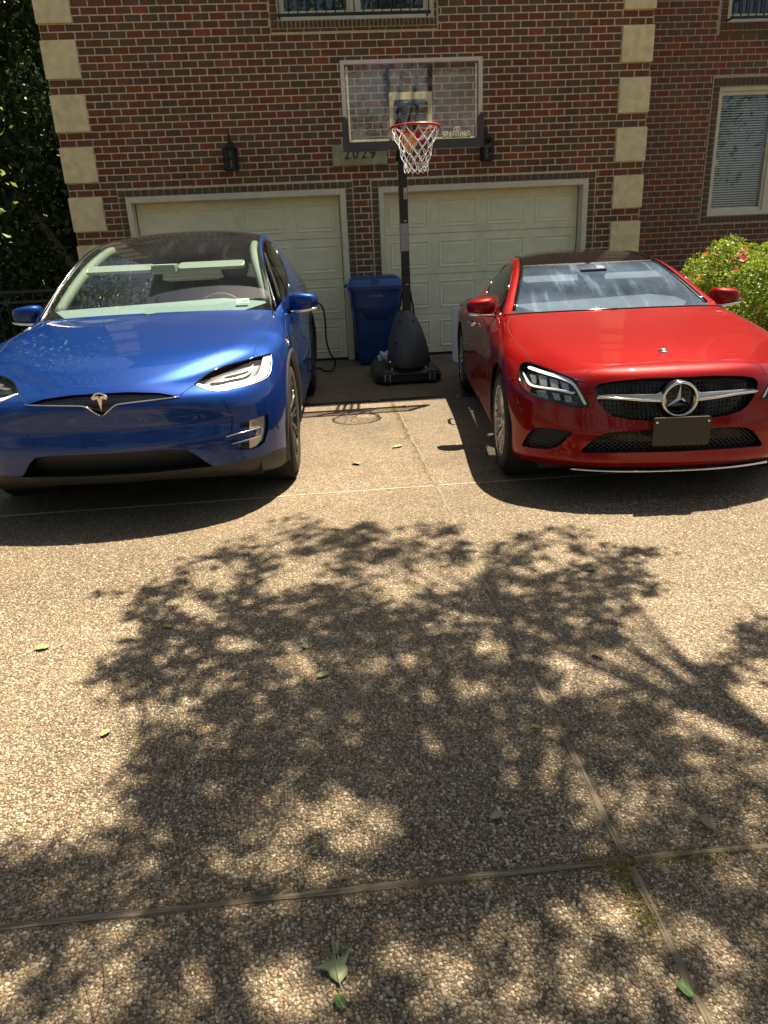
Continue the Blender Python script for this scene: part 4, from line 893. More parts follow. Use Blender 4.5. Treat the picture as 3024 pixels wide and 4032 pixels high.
    def smooth(s, n=2, f=.5):
        cen = [v for v in s.bm.verts if v.co.x < 1e-4]
        for _ in range(n):
            bmesh.ops.smooth_vert(s.bm, verts=[v for v in s.bm.verts if not v.is_boundary], factor=f, use_axis_x=True, use_axis_y=True, use_axis_z=True)
        bmesh.ops.recalc_face_normals(s.bm, faces=s.bm.faces); s.bm.normal_update()
        n_ = sum(1 if f_.normal.dot(f_.calc_center_median()-Vector((0, 2.4, .5))) > 0 else -1 for f_ in s.bm.faces)
        if n_ < 0: bmesh.ops.reverse_faces(s.bm, faces=s.bm.faces); s.bm.normal_update()
        s.NL = s.bm.verts.layers.float_vector.new('n0')
        for v in s.bm.verts:
            nn = v.normal.copy()
            if v.co.x < 1e-4: nn.x = 0; nn.normalize()
            v[s.NL] = nn
        s.bvh = BVHTree.FromBMesh(s.bm)
    def on(s, px, off=0.0, far=False):   # picture point -> point on the body
        d = s.ray(px); h = s.bvh.ray_cast(s.cam, d, 30)
        if h[0] is None:
            if far: return None
            q = s.bvh.find_nearest(s.cam+d*5); return q[0]+q[1]*off
        n = h[1] if h[1].dot(d) < 0 else -h[1]
        return h[0]+n*off
    def cut(s, outline, part, ymax=3.0, only=None, k=4, curve=True, pick=None):
        P = [tuple(p) for p in (catmull(outline, k, True) if curve else outline)]
        xs = [p[0] for p in P]; ys = [p[1] for p in P]; pad = 25; cand = []
        for f in s.bm.faces:
            c = f.calc_center_median()
            if c.y > ymax or (only is not None and s.parts[f[s.L]] not in only): continue
            if f.normal.dot(c-s.cam) > .0: continue
            q = s.topx(c)
            if min(xs)-pad < q[0] < max(xs)+pad and min(ys)-pad < q[1] < max(ys)+pad: cand.append(f)
        D = [s.ray(p) for p in P]
        for i in range(len(P)):
            n = D[i].cross(D[(i+1) % len(P)])
            if n.length < 1e-9: continue
            cand = [f for f in cand if f.is_valid]; geom = list({e for f in cand for e in f.edges})+list({v for f in cand for v in f.verts})+cand
            r = bmesh.ops.bisect_plane(s.bm, geom=geom, dist=1e-6, plane_co=s.cam, plane_no=n.normalized())
            cand = list({f for f in r['geom'] if isinstance(f, bmesh.types.BMFace)})
        p = s.pid(part); out = []
        for f in cand:
            if not f.is_valid: continue
            q = s.topx(f.calc_center_median())
            if inpoly(q[0], q[1], P): f[s.L] = p; out.append(f)
        return out
    def cut_arch(s, cy, cz, r, n=40, x0=.5, part='arch_hole'):
        P = [(cy+r*math.cos(2*math.pi*i/n), cz+r*math.sin(2*math.pi*i/n)) for i in range(n)]; cand = []
        for f in s.bm.faces:
            c = f.calc_center_median()
            if c.x > x0 and abs(c.y-cy) < r+.1 and abs(c.z-cz) < r+.1 and s.parts[f[s.L]] == 'body': cand.append(f)
        for i in range(n):
            a, b = P[i], P[(i+1) % n]; no = Vector((0, b[1]-a[1], -(b[0]-a[0]))).normalized()
            cand = [f for f in cand if f.is_valid]; geom = list({e for f in cand for e in f.edges})+list({v for f in cand for v in f.verts})+cand
            rr = bmesh.ops.bisect_plane(s.bm, geom=geom, dist=1e-6, plane_co=Vector((0, a[0], a[1])), plane_no=no); cand = list({f for f in rr['geom'] if isinstance(f, bmesh.types.BMFace)})
        p = s.pid(part)
        for f in cand:
            if f.is_valid:
                c = f.calc_center_median()
                if math.hypot(c.y-cy, c.z-cz) < r: f[s.L] = p
    def cut_box(s, no, co, part, test, src):   # split part `src` by a plane, faces passing test -> part
        faces = [f for f in s.bm.faces if s.parts[f[s.L]] == src]
        geom = list({e for f in faces for e in f.edges})+list({v for f in faces for v in f.verts})+faces
        r = bmesh.ops.bisect_plane(s.bm, geom=geom, dist=1e-6, plane_co=co, plane_no=no); p = s.pid(part)
        for f in {g for g in r['geom'] if isinstance(g, bmesh.types.BMFace)}:
            if f.is_valid and test(f.calc_center_median()): f[s.L] = p
    def take(s, part):               # (verts, normals, faces) of a part, half side
        p = s.pid(part); idx = {}; V = []; N = []; F = []
        for f in s.bm.faces:
            if f[s.L] != p: continue
            q = []
            for v in f.verts:
                if v.index not in idx or True:
                    key = v
                    if key not in idx: idx[key] = len(V); V.append(v.co.copy()); N.append(Vector(v[s.NL]).normalized() if Vector(v[s.NL]).length > 0 else v.normal.copy())
                q.append(idx[key])
            F.append(q)
        return V, N, F
    def emit(s, name, V, N, F, m, sides='both', parent=None, off=None, thick=0, label=None):
        """link the part; 'both' = one mesh across the car, 'pair' = one object each side"""
        parent = parent or s.root; outs = []
        def mk(VV, NN, FF):
            me = bpy.data.meshes.new(name); me.from_pydata(VV, [], FF); me.shade_smooth()
            if NN is not None: me.normals_split_custom_set_from_vertices([tuple(n) for n in NN])
            o = link(name, me, m, parent); outs.append(o)
            if thick: md = o.modifiers.new('thick', 'SOLIDIFY'); md.thickness = thick; md.offset = -1
            return o
        V = [v.copy() for v in V]
        if off is not None: V = [v+Vector(off) for v in V]
        Vm = [Vector((-v.x, v.y, v.z)) for v in V]; Nm = [Vector((-n.x, n.y, n.z)) for n in N] if N else None; Fm = [tuple(reversed(f)) for f in F]
        if sides == 'both':
            b = len(V); FF = [tuple(f) for f in F]+[tuple(i+b for i in f) for f in Fm]; mk(V+Vm, (N+Nm) if N else None, FF)
        else:
            a = (V, N, [tuple(f) for f in F]); c = (Vm, Nm, Fm)
            if sides in ('pair', 'near'): mk(*(c if s.flip else a))
            if sides in ('pair', 'far'): mk(*(a if s.flip else c))
        return outs
    def part(s, src, name, m, sides='both', **kw):
        V, N, F = s.take(src)
        return s.emit(name, V, N, F, m, sides, **kw) if F else []
    def recess(s, src, depth, wall_m, name, sides='both', push=None):
        """walls going in from the outline of a region, plus the region itself moved inwards (returned as V,N,F)"""
        p = s.pid(src); fs = [f for f in s.bm.faces if f[s.L] == p]; fset = set(fs); V = []; F = []; N = []
        d = Vector(push) if push else Vector((0, depth, 0))
        for f in fs:
            for e in f.edges:
                if sum(1 for g in e.link_faces if g in fset) == 1:
                    a, b = e.verts
                    if a.co.x < 1e-4 and b.co.x < 1e-4: continue
                    k = len(V); V += [a.co.copy(), b.co.copy(), b.co+d, a.co+d]; F.append((k, k+1, k+2, k+3))
        outs = s.emit(name, V, None, F, wall_m, sides); return outs
    def line(s, name, pl, r, m, off=0.0, sides='pair', k=5, n=6, parent=None):   # tube laid on the body along a picture line
        pts = [s.on(p, off, True) for p in (catmull(pl, k) if len(pl) > 2 else [np.array(pl[0])+(np.array(pl[1])-np.array(pl[0]))*t for t in np.linspace(0, 1, 8)])]
        pts = [p for p in pts if p is not None]
        return s.tube3(name, pts, r, m, sides, n, parent) if len(pts) > 1 else []
    def tube3(s, name, pts, r, m, sides='pair', n=6, parent=None, closed=False):
        mb = MB().tube(pts, r, n, closed=closed); return s.emit(name, [Vector(v) for v in mb.v], None, mb.f, m, sides, parent)
    def piece(s, name, mb, m, sides='pair', parent=None, bevel=0, smooth=True):
        me = mb.mesh('tmp', smooth=False, bevel=bevel); V = [v.co.copy() for v in me.vertices]; F = [tuple(p.vertices) for p in me.polygons]; bpy.data.meshes.remove(me)
        outs = s.emit(name, V, None, F, m, sides, parent)
        for o in outs:
            if smooth: o.data.set_sharp_from_angle(angle=math.radians(35))
            else: o.data.shade_flat()
        return outs
def paint(name, c, flake, coat=.7, rough=.32, metal=.55):
    t = NT(name); t.set(Metallic=metal, Roughness=rough, Coat_Weight=coat, Coat_Roughness=.015, Coat_IOR=1.46)
    co = t.coord(); v = t.node('TexVoronoi'); v.inputs['Scale'].default_value = 900; t.link(co, v.inputs['Vector']); sp = t.node('SeparateColor'); t.link(v.outputs['Color'], sp.inputs[0])
    t.b.inputs['Specular IOR Level'].default_value = .08
    t.link(t.mix(.35, c, t.ramp(sp.outputs[0], [(0, tuple(x*.7 for x in c)), (1, flake)])), t.b.inputs['Base Color'])
    return t.m
def wheel(car, cy, cx, r, w, rim_r, spokes, kind, mats, name='wheel', steer=0):
    """tyre and rim; cx = distance of the outer tyre face from the centre line"""
    for sgn in (1, -1):
        root = empty(name, (sgn*cx, cy, r), 0 if sgn > 0 else math.pi, car.root); root.rotation_euler.z += steer
        # local +x points outwards
        prof = [(rim_r-.012, -w+.012), (rim_r+.004, -w+.004), (r-.035, -w-.002), (r-.012, -w+.012), (r, -w+.03), (r, -.03), (r-.012, -.012), (r-.035, .002), (rim_r+.012, -.004), (rim_r-.004, -.012)]
        MB().lathe(prof, 64, axis='x').build('tyre', M['rubber'], root, smooth=True)
        gm = MB()
        for k in range(72):
            a = 2*math.pi*k/72; c, d = math.cos(a), math.sin(a)
            for x0, x1, tw in ((-w+.025, -w*.62, .18), (-w*.40, -.022, -.18)):
                P = []
                for x, da in ((x0, -.012), (x0, .012), (x1, .012+tw*.12), (x1, -.012+tw*.12)):
                    P.append((x, (r+.0035)*math.cos(a+da), (r+.0035)*math.sin(a+da)))
                for x, da in ((x0, -.012), (x0, .012), (x1, .012+tw*.12), (x1, -.012+tw*.12)): P.append((x, (r-.006)*math.cos(a+da), (r-.006)*math.sin(a+da)))
        for x in (-w*.30, -w*.5, -w*.70): gm.lathe([(r+.0008, x-.006), (r+.0012, x), (r+.0008, x+.006)], 64, axis='x')
        for k in range(80):
            a = 2*math.pi*k/80
            for x0, x1, sh in ((-w+.012, -w*.72, .05), (-w*.68, -w*.52, .03), (-w*.48, -w*.32, -.03), (-w*.28, -.012, -.05)):
                rr = r+.001; da = .010
                P = [(x0, rr*math.cos(a-da), rr*math.sin(a-da)), (x0, rr*math.cos(a+da), rr*math.sin(a+da)), (x1, rr*math.cos(a+da+sh), rr*math.sin(a+da+sh)), (x1, rr*math.cos(a-da+sh), rr*math.sin(a-da+sh))]
                if k % 1 == 0: gm.add(P, [(0, 1, 2, 3)])
        gm.build('tread_groove', M['gloss_groove'], root)
        rim = MB().lathe([(rim_r+.006, -.010), (rim_r+.002, -.004), (rim_r-.008, -.006), (rim_r-.016, -.02), (rim_r-.02, -w+.03), (rim_r-.01, -w+.01)], 64, axis='x').build('rim', mats[0], root, smooth=True)
        dep = -.03
        for k in range(spokes):
            a0 = 2*math.pi*k/spokes
            for da in ((-.10, .10) if kind == 'twin' else (0,)):
                tw = .0075 if kind == 'twin' else .011
                pts = [(dep-.012, .055*math.cos(a0), .055*math.sin(a0)), (dep+.008, .5*rim_r*math.cos(a0+da*.7), .5*rim_r*math.sin(a0+da*.7)), (-.012, (rim_r-.006)*math.cos(a0+da), (rim_r-.006)*math.sin(a0+da))]
                MB().tube(catmull(pts, 4), [tw*1.3]*3+[tw]*3+[tw*.9]*3, 6).build('spoke', mats[1], root, smooth='all')
        MB().lathe([(0, dep+.006), (.05, dep+.004), (.068, dep-.006), (.07, dep-.03)], 32, axis='x').build('hub', mats[1], root, smooth=True)
        MB().lathe([(0, dep+.012), (.028, dep+.010), (.031, dep+.004)], 24, axis='x').build('hub_cap', mats[0], root, smooth=True)
        MB().lathe([(.0, -w*.55), (.16, -w*.55), (.165, -w*.55-.02), (0, -w*.55-.02)], 40, axis='x').build('brake_disc', M['satin_metal'], root, smooth=True)
        MB().lathe([(rim_r-.02, -w+.02), (0, -w+.02)], 32, axis='x').build('inner_shade', M['shade'], root)
M['gloss_groove'] = plain('tread_groove', (.006, .006, .006), .9)
M['lens'] = glass('lamp_lens', (.93, .95, .96)).m
M['amber'] = plain('amber_reflector', (.45, .05, .01), .25); M['lamp_black'] = plain('lamp_housing', (.02, .02, .022), .25); M['lamp_white'] = plain('lamp_light_guide', (.9, .9, .88), .25, var=.03)
M['lamp_silver'] = plain('lamp_reflector', (.34, .34, .35), .15, .7, var=.35, scale=40)
M['arch_liner'] = plain('arch_liner', (.012, .012, .012), .9)
def ell(n): return np.linspace(0, 2*math.pi, n+1)[:-1]
# ================================================================== blue electric SUV
M['blue_paint'] = paint('blue_paint', (.0002, .028, .160), (.0004, .060, .34), rough=.42, metal=.5, coat=1.0)
M['tint_glass'] = glass('tinted_side_glass', (.30, .33, .33)).m
M['screen_glass'] = glass('windscreen_glass', (.70, .78, .73), dust_sky=.02, streak=.03, ior=1.9, film=(.45, .55, .62)).m
M['roof_glass'] = plain('dark_roof_glass', (.022, .019, .026), .04)
M['unpainted'] = plain('unpainted_trim', (.030, .028, .026), .55, bump=.08, scale=200)
M['cream'] = plain('cream_interior', (.29, .33, .29), .7, var=.04); M['dash'] = plain('dash_grey', (.25, .32, .34), .6, var=.08); M['seat'] = plain('seat_dark', (.05, .05, .055), .6)
B = Car('electric_suv', (1.835, -6.2, 0), math.radians(2.0), False, M['blue_paint'])
tag(B.root, 'dark blue electric SUV parked nose out before the left garage door', 'car')
# columns: front centre ... rear centre
Yc = [0, 0, 0, 0, 0, 0, .95, 1.5, 2.4, 3.2, 3.95, 4.6, 4.93, 5.04]
def lv(z, front, xs, zs=None, rear=0.0):
    """front: plan y of the six front columns; xs: half widths of the columns"""
    out = []
    for j in range(14):
        y = front[j] if j < 6 else Yc[j]-(rear if j > 11 else 0); out.append((xs[j], y, (zs[j] if zs is not None else z)))
    return out
X = [0, .25, .50, .735, .875, .945, .975, .975, .975, .98, .985, .955, .80, 0]
def xs(d, **k): return [max(0, x-d*(1 if 0 < i < 13 else 0)) for i, x in enumerate(X)]
levels = [
 lv(.21, [.20, .215, .26, .36, .48, .60], xs(.04), [.21, .21, .205, .19, .165, .165, .18, .2, .2, .2, .2, .21, .22, .22]),
 lv(.26, [.075, .085, .125, .225, .37, .55], xs(.018), [.26, .26, .25, .225, .20, .195, .22, .25, .25, .25, .25, .26, .26, .26]),
 lv(.33, [.035, .045, .085, .185, .335, .52], xs(.006), [.33, .33, .325, .305, .285, .28, .30, .33, .33, .33, .33, .33, .33, .33]),
 lv(.42, [.006, .016, .055, .157, .313, .51], xs(.0)),
 lv(.485, [-.004, .006, .048, .152, .309, .51], xs(-.004)),
 lv(.555, [.026, .035, .070, .164, .314, .51], xs(-.006)),
 lv(.62, [.016, .026, .066, .168, .322, .52], xs(-.006)),
 lv(.70, [.000, .014, .070, .190, .345, .545], [0, .25, .50, .735, .875, .945, .978, .972, .97, .975, .985, .95, .80, 0], [.69, .69, .695, .70, .705, .715, .74, .72, .72, .74, .76, .75, .72, .72]),
 lv(.77, [.020, .040, .112, .262, .415, .62], [0, .25, .495, .72, .865, .935, .975, .962, .96, .965, .98, .94, .79, 0], [.735, .737, .745, .765, .79, .815, .85, .84, .85, .88, .91, .90, .85, .85]),
 lv(.83, [.055, .082, .185, .36, .52, .71], [0, .25, .485, .70, .848, .915, .955, .945, .95, .955, .965, .92, .77, 0], [.770, .772, .785, .825, .86, .89, .925, .945, .975, 1.0, 1.02, 1.0, .96, .96]),
 lv(.88, [.085, .12, .25, .44, .60, .78], [0, .245, .47, .675, .815, .875, .905, .905, .925, .93, .935, .89, .74, 0], [.792, .794, .808, .855, .900, .930, .965, 1.02, 1.055, 1.085, 1.12, 1.09, 1.04, 1.04])]
def tprof(t, f):   # bonnet: flat raised centre, shoulder crease, falling flank
    tc = .74+.14*f; return np.where(t < tc, .42*(t/tc)**2.2, .42+.58*(t-tc)/(1-tc))
hoodc = [(0, .085, .792), (0, .25, .875), (0, .5, .945), (0, .85, 1.015), (0, 1.30, 1.083)]
topc = [(0, 1.30, 1.083), (0, 1.6, 1.255), (0, 1.95, 1.43), (0, 2.3, 1.545), (0, 2.8, 1.64), (0, 3.2, 1.665), (0, 3.7, 1.64), (0, 4.2, 1.52), (0, 4.6, 1.36)]
rail = [(.905, 1.5, 1.02), (.84, 1.75, 1.20), (.765, 2.05, 1.385), (.71, 2.4, 1.515), (.685, 2.8, 1.585), (.675, 3.2, 1.60), (.67, 3.7, 1.56), (.66, 4.2, 1.44), (.66, 4.6, 1.28)]
B.shell(levels, [12, 12, 12, 8, 8, 10, 12, 14, 12, 12, 10, 6, 8], 7, hoodc, topc, rail, taper=tprof)
B.smooth(2, .5)
z2 = lambda x, y: ((700+x/3.016)/DSC, (1330+y/3.016)/DSC)
z3 = lambda x, y: ((x/2.37)/DSC, (1450+y/2.37)/DSC)
# --- cuts
grille = [(190, 851), (215, 850), (280, 846.8), (344, 848.5), (388, 856.5), (345, 862), (301, 867), (262, 872), (246.5, 876), (223, 897.5), (216, 893), (190, 880)]
B.cut(grille, 'grille', k=1, curve=False, ymax=.6)
hl = [z2(*p) for p in [(195, 558), (260, 500), (370, 420), (520, 350), (700, 295), (900, 240), (1105, 188), (1112, 300), (1095, 410), (1045, 478), (900, 540), (700, 592), (480, 632), (330, 606)]]
B.cut(hl, 'headlight', k=3, ymax=1.2)
intake = [(190, 982), (223, 980.6), (300, 975), (370, 970), (400, 970.5), (424, 982.5), (444, 997), (462, 1008), (400, 1014), (330, 1021), (223, 1028), (190, 1029)]
B.cut(intake, 'intake', curve=False, ymax=.8)
lip = [(190, 1029), (223, 1028), (330, 1021), (400, 1014), (464, 1007), (522, 995.2), (573, 981.6), (610, 967), (640, 960), (660, 1060), (480, 1080), (190, 1090)]
B.cut(lip, 'lip', curve=False, ymax=.9)
fog = [z2(*p) for p in [(1080, 905), (900, 965), (750, 1015), (640, 1110), (570, 1178), (600, 1225), (740, 1330), (850, 1328), (960, 1300), (1035, 1235), (1070, 1100)]]
B.cut(fog, 'fog', curve=False, ymax=.9)
B.cut_arch(.95, .385, .425); B.cut_arch(3.915, .385, .425, part='arch_hole')
sw = lambda x, y: ((1000+x/3.687)/DSC, (900+y/3.687)/DSC)
win = [sw(*p) for p in [(132, 230), (150, 185), (185, 172), (235, 205), (330, 330), (415, 520), (480, 720), (510, 860), (470, 960), (400, 1060), (330, 1175), (275, 1165), (235, 980), (190, 740), (150, 480)]]
B.cut(win, 'side_window', k=2, ymax=5)
B.cut_box(Vector((0, 1, 0)), Vector((0, 2.72, 0)), 'roof', lambda c: c.y > 2.72, 'top')
# --- painted panels and glass
B.part('body', 'body', M['blue_paint']); B.part('hood', 'hood', M['blue_paint']); B.part('side', 'door_frame', M['blue_paint'])
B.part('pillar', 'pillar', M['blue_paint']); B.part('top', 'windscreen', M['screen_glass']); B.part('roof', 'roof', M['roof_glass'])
B.part('side_window', 'side_window', M['tint_glass'], 'pair', off=(.0, 0, 0))
B.part('lip', 'lower_trim', M['unpainted'])
B.recess('grille', .025, M['gloss_black'], 'grille_edge'); B.part('grille', 'grille', M['gloss_black'], off=(0, .02, 0))
B.recess('intake', .12, M['gloss_black'], 'intake_edge'); B.part('intake', 'intake', M['black_plastic'], off=(0, .11, 0))
B.line('grille_trim', [(388, 857), (345, 862.5), (301, 867.5), (262, 872.3), (248, 876), (236, 886), (223, 898)], .004, M['chrome'], .001, k=3)
# --- emblem
E0 = B.on((226, 870), .0); eb = empty('emblem', (0, E0.y+.012, E0.z), 0, B.root)
tt = [(-.062, .040), (-.05, .020), (-.032, .024), (-.018, .026), (0, -.058), (.018, .026), (.032, .024), (.05, .020), (.062, .040), (.03, .048), (.010, .046), (0, .034), (-.010, .046), (-.03, .048)]
MB().prism([(x*.74, z*.78) for x, z in tt], -.010, .0).build('letter', plain('copper_chrome', (.78, .70, .63), .16, 1), eb, bevel=.0015)
arc = [(.054*math.sin(a), -.030+.078*math.cos(a)) for a in np.linspace(-.78, .78, 14)]; arc2 = [(.057*math.sin(a), -.025+.080*math.cos(a)) for a in np.linspace(.78, -.78, 14)]
MB().prism([(x, z) for x, z in arc]+[(x, z) for x, z in arc2], -.009, .0).build('letter_bar', M['chrome'], eb)
# --- headlamps
B.recess('headlight', 0, M['lamp_black'], 'lamp_edge', push=(-.02, .06, -.01)); V, N, F = B.take('headlight')
B.emit('lamp_housing', V, N, F, M['lamp_black'], 'pair', off=(-.02, .06, -.01)); B.emit('headlight_lens', V, N, F, M['lens'], 'pair')
def inlay(car, name, poly, m, off, k=2, curve=True, sides='pair', src=None, push=None):
    """a shaped piece behind the lens: outline seen in the picture, lying `off` below the skin"""
    P = [tuple(p) for p in (catmull(poly, k, True) if curve else poly)]; pts = [car.on(p, -off) for p in P]; c = sum(pts, Vector())/len(pts)
    bm = bmesh.new(); vs = [bm.verts.new(p) for p in pts]; f = bm.faces.new(vs); bmesh.ops.triangulate(bm, faces=[f]); 
    r = bmesh.ops.extrude_face_region(bm, geom=bm.faces[:]); bmesh.ops.translate(bm, verts=[g for g in r['geom'] if isinstance(g, bmesh.types.BMVert)], vec=(0, .012, 0)); bmesh.ops.recalc_face_normals(bm, faces=bm.faces)
    bm.verts.index_update(); V = [v.co.copy() for v in bm.verts]; F = [tuple(v.index for v in f.verts) for f in bm.faces]; bm.free()
    o = car.emit(name, V, None, F, m, sides)
    for q in o: q.data.shade_flat()
    return o
inlay(B, 'daytime_lamp', [z2(*p) for p in [(1018, 222), (1098, 205), (1100, 300), (1085, 400), (1035, 462), (890, 522), (690, 575), (480, 612), (340, 588), (215, 558), (235, 535), (350, 560), (480, 575), (690, 520), (850, 475), (940, 440), (975, 380), (1000, 300)]], M['lamp_white'], .006, 2)
inlay(B, 'lamp_bar', [z2(*p) for p in [(395, 462), (520, 440), (650, 405), (790, 372), (860, 335), (890, 300), (900, 305), (880, 345), (800, 388), (650, 425), (520, 458), (420, 472)]], M['lamp_silver'], .010)
inlay(B, 'lamp_projector', [z2(*p) for p in [(560, 390), (700, 350), (850, 310), (840, 330), (760, 360), (600, 400)]], M['lamp_silver'], .02)
B.line('lamp_seal', [z2(*p) for p in [(195, 558), (260, 500), (370, 420), (520, 350), (700, 295), (900, 240), (1105, 188)]], .0045, M['gloss_black'], .0)
B.line('lamp_seal', [z2(*p) for p in [(1107, 188), (1113, 300), (1096, 410), (1045, 480), (900, 542), (700, 594), (480, 634), (330, 608), (195, 558)]], .003, M['satin_metal'], .0)
# --- fog lamp clusters
B.recess('fog', .0, M['gloss_black'], 'fog_edge', push=(-.01, .03, 0)); V, N, F = B.take('fog'); B.emit('fog_bezel', V, N, F, M['blue_paint'], 'pair', off=(-.006, .012, 0))
inlay(B, 'fog_lamp', [z2(*p) for p in [(858, 985), (1035, 922), (1038, 1060), (1000, 1210), (940, 1288), (858, 1320)]], plain('fog_lens', (.46, .43, .38), .1, .6), .006, curve=False)
inlay(B, 'fog_divider', [z2(*p) for p in [(755, 1017), (850, 985), (850, 1322), (760, 1322)]], M['gloss_black'], .007, curve=False)
B.line('fog_strip', [z2(575, 1178), z2(700, 1140), z2(860, 1098), z2(1010, 1052)], .0035, M['chrome'], .0); B.line('fog_strip', [z2(650, 1258), z2(760, 1228), z2(860, 1200), z2(960, 1172), z2(1000, 1130), z2(1008, 1060)], .0035, M['chrome'], .0)
# --- shut lines
def gap(car, pl, r=.0028): car.line('panel_gap', pl, r, M['gloss_groove'], -.0008)
gap(B, [z2(890, 240), z2(925, 120), z2(990, 0), (580, 700), (590, 692)]); gap(B, [z2(1110, 178), z2(1190, 182), z2(1262, 232)]); gap(B, [(388, 856), z2(60, 655), z2(195, 558)])
gap(B, [(150, 853), (218, 848.5), (300, 845.5), (350, 847.5), (388, 855.5)]) if False else None
# --- bright strips along the pillars and side glass
B.tube3('pillar_strip', [p+Vector((.002, -.002, .003)) for p in B.inner[1:40]], .0055, M['chrome'], n=6)
B.line('window_strip', [sw(*p) for p in [(285, 1310), (255, 1130), (210, 860), (165, 590), (130, 380), (120, 250), (135, 185), (175, 165), (230, 200), (330, 330), (415, 520), (480, 720), (512, 860)]], .0055, M['chrome'], .002, k=3)
B.line('window_divider', [sw(318, 1170), sw(270, 980), sw(205, 760)], .006, M['gloss_black'], .002); B.line('centre_pillar', [sw(405, 1010), sw(330, 760), sw(240, 520), sw(180, 340)], .012, M['cream'], -.02)
# --- wheel arches, wheels
for cy in (.95, 3.915):
    def side_x(y, z):
        h = B.bvh.ray_cast(Vector((3, y, z)), Vector((-1, 0, 0)), 4); return h[0].x if h[0] else .95
    a_ = np.linspace(-.44, math.pi+.44, 40); V = []; F = []
    for i, a in enumerate(a_):
        for rr, dx in ((.418, -.02), (.420, .006), (.452, .010), (.460, .001)):
            y, z = cy+rr*math.cos(a), .385+rr*math.sin(a); V.append(Vector((side_x(y, max(.23, z))+dx, y, z)))
    for i in range(39):
        for k in range(3): F.append((i*4+k, i*4+k+1, i*4+k+5, i*4+k+4))
    B.emit('arch_trim', V, None, F, M['unpainted'], 'pair')
    mb = MB().lathe([(.424, 0), (.424, -.34)], 40, (0, cy, .385), 'x'); B.emit('arch_liner', [Vector((v[0]+.955, v[1], v[2])) for v in mb.v], None, mb.f, M['arch_liner'], 'pair')
wm = (plain('rim_dark', (.06, .058, .056), .3, .9), plain('rim_grey', (.16, .155, .15), .28, .9))
wheel(B, .95, .965, .375, .245, .265, 10, 'twin', wm); wheel(B, 3.915, .975, .375, .265, .265, 10, 'twin', wm)
# --- mirrors
def mirror(car, c, sx, sy, sz, cap_m, strip_m, arm0, tilt=0):
    n, m = 20, 12; V = []; F = []
    for j in range(m+1):
        ph = math.pi*j/m
        for i in range(n):
            a = 2*math.pi*i/n; q = lambda v, e: math.copysign(abs(v)**e, v); e = .55
            x = q(math.cos(ph), .6)*sx; y = q(math.sin(ph), .75)*q(math.cos(a), e)*sy; z = q(math.sin(ph), .6)*q(math.sin(a), e)*sz
            x2 = x; z2_ = z*(1-.22*(x/sx))+tilt*x; y2 = y*(1.0 if y < 0 else .45)+.25*sy*(x/sx)**2
            V.append(Vector(c)+Vector((x2, y2, z2_)))
    for j in range(m):
        for i in range(n): F.append((j*n+i, j*n+(i+1) % n, (j+1)*n+(i+1) % n, (j+1)*n+i))
    car.emit('mirror', V, None, F, cap_m, 'pair')
    s0 = [Vector(c)+Vector((sx*t, -sy*.98*math.sqrt(max(0, 1-(t*.92)**4))+.25*sy*t*t, -sz*.86*(1-.15*t)+tilt*sx*t)) for t in np.linspace(-.98, .98, 14)]
    car.tube3('mirror_strip', s0, .010, strip_m); car.tube3('mirror_arm', [Vector(arm0), Vector(c)+Vector((-sx*.8, .0, -sz*.7))], [.022, .03], M['gloss_black'])
    gl = MB().prism([(c[0]+sx*.86*math.cos(a), c[2]+sz*.8*math.sin(a)) for a in ell(24)], c[1]+sy*.40, c[1]+sy*.5); car.emit('mirror_glass', [Vector(v) for v in gl.v], None, gl.f, M['chrome'], 'pair')
mirror(B, (1.035, 1.80, 1.085), .115, .085, .068, M['blue_paint'], M['chrome'], (.90, 1.78, 1.02), .02)
B.line('turn_repeater', [sw(460, 1640), sw(475, 1580), sw(490, 1690)], .010, M['chrome'], .003)
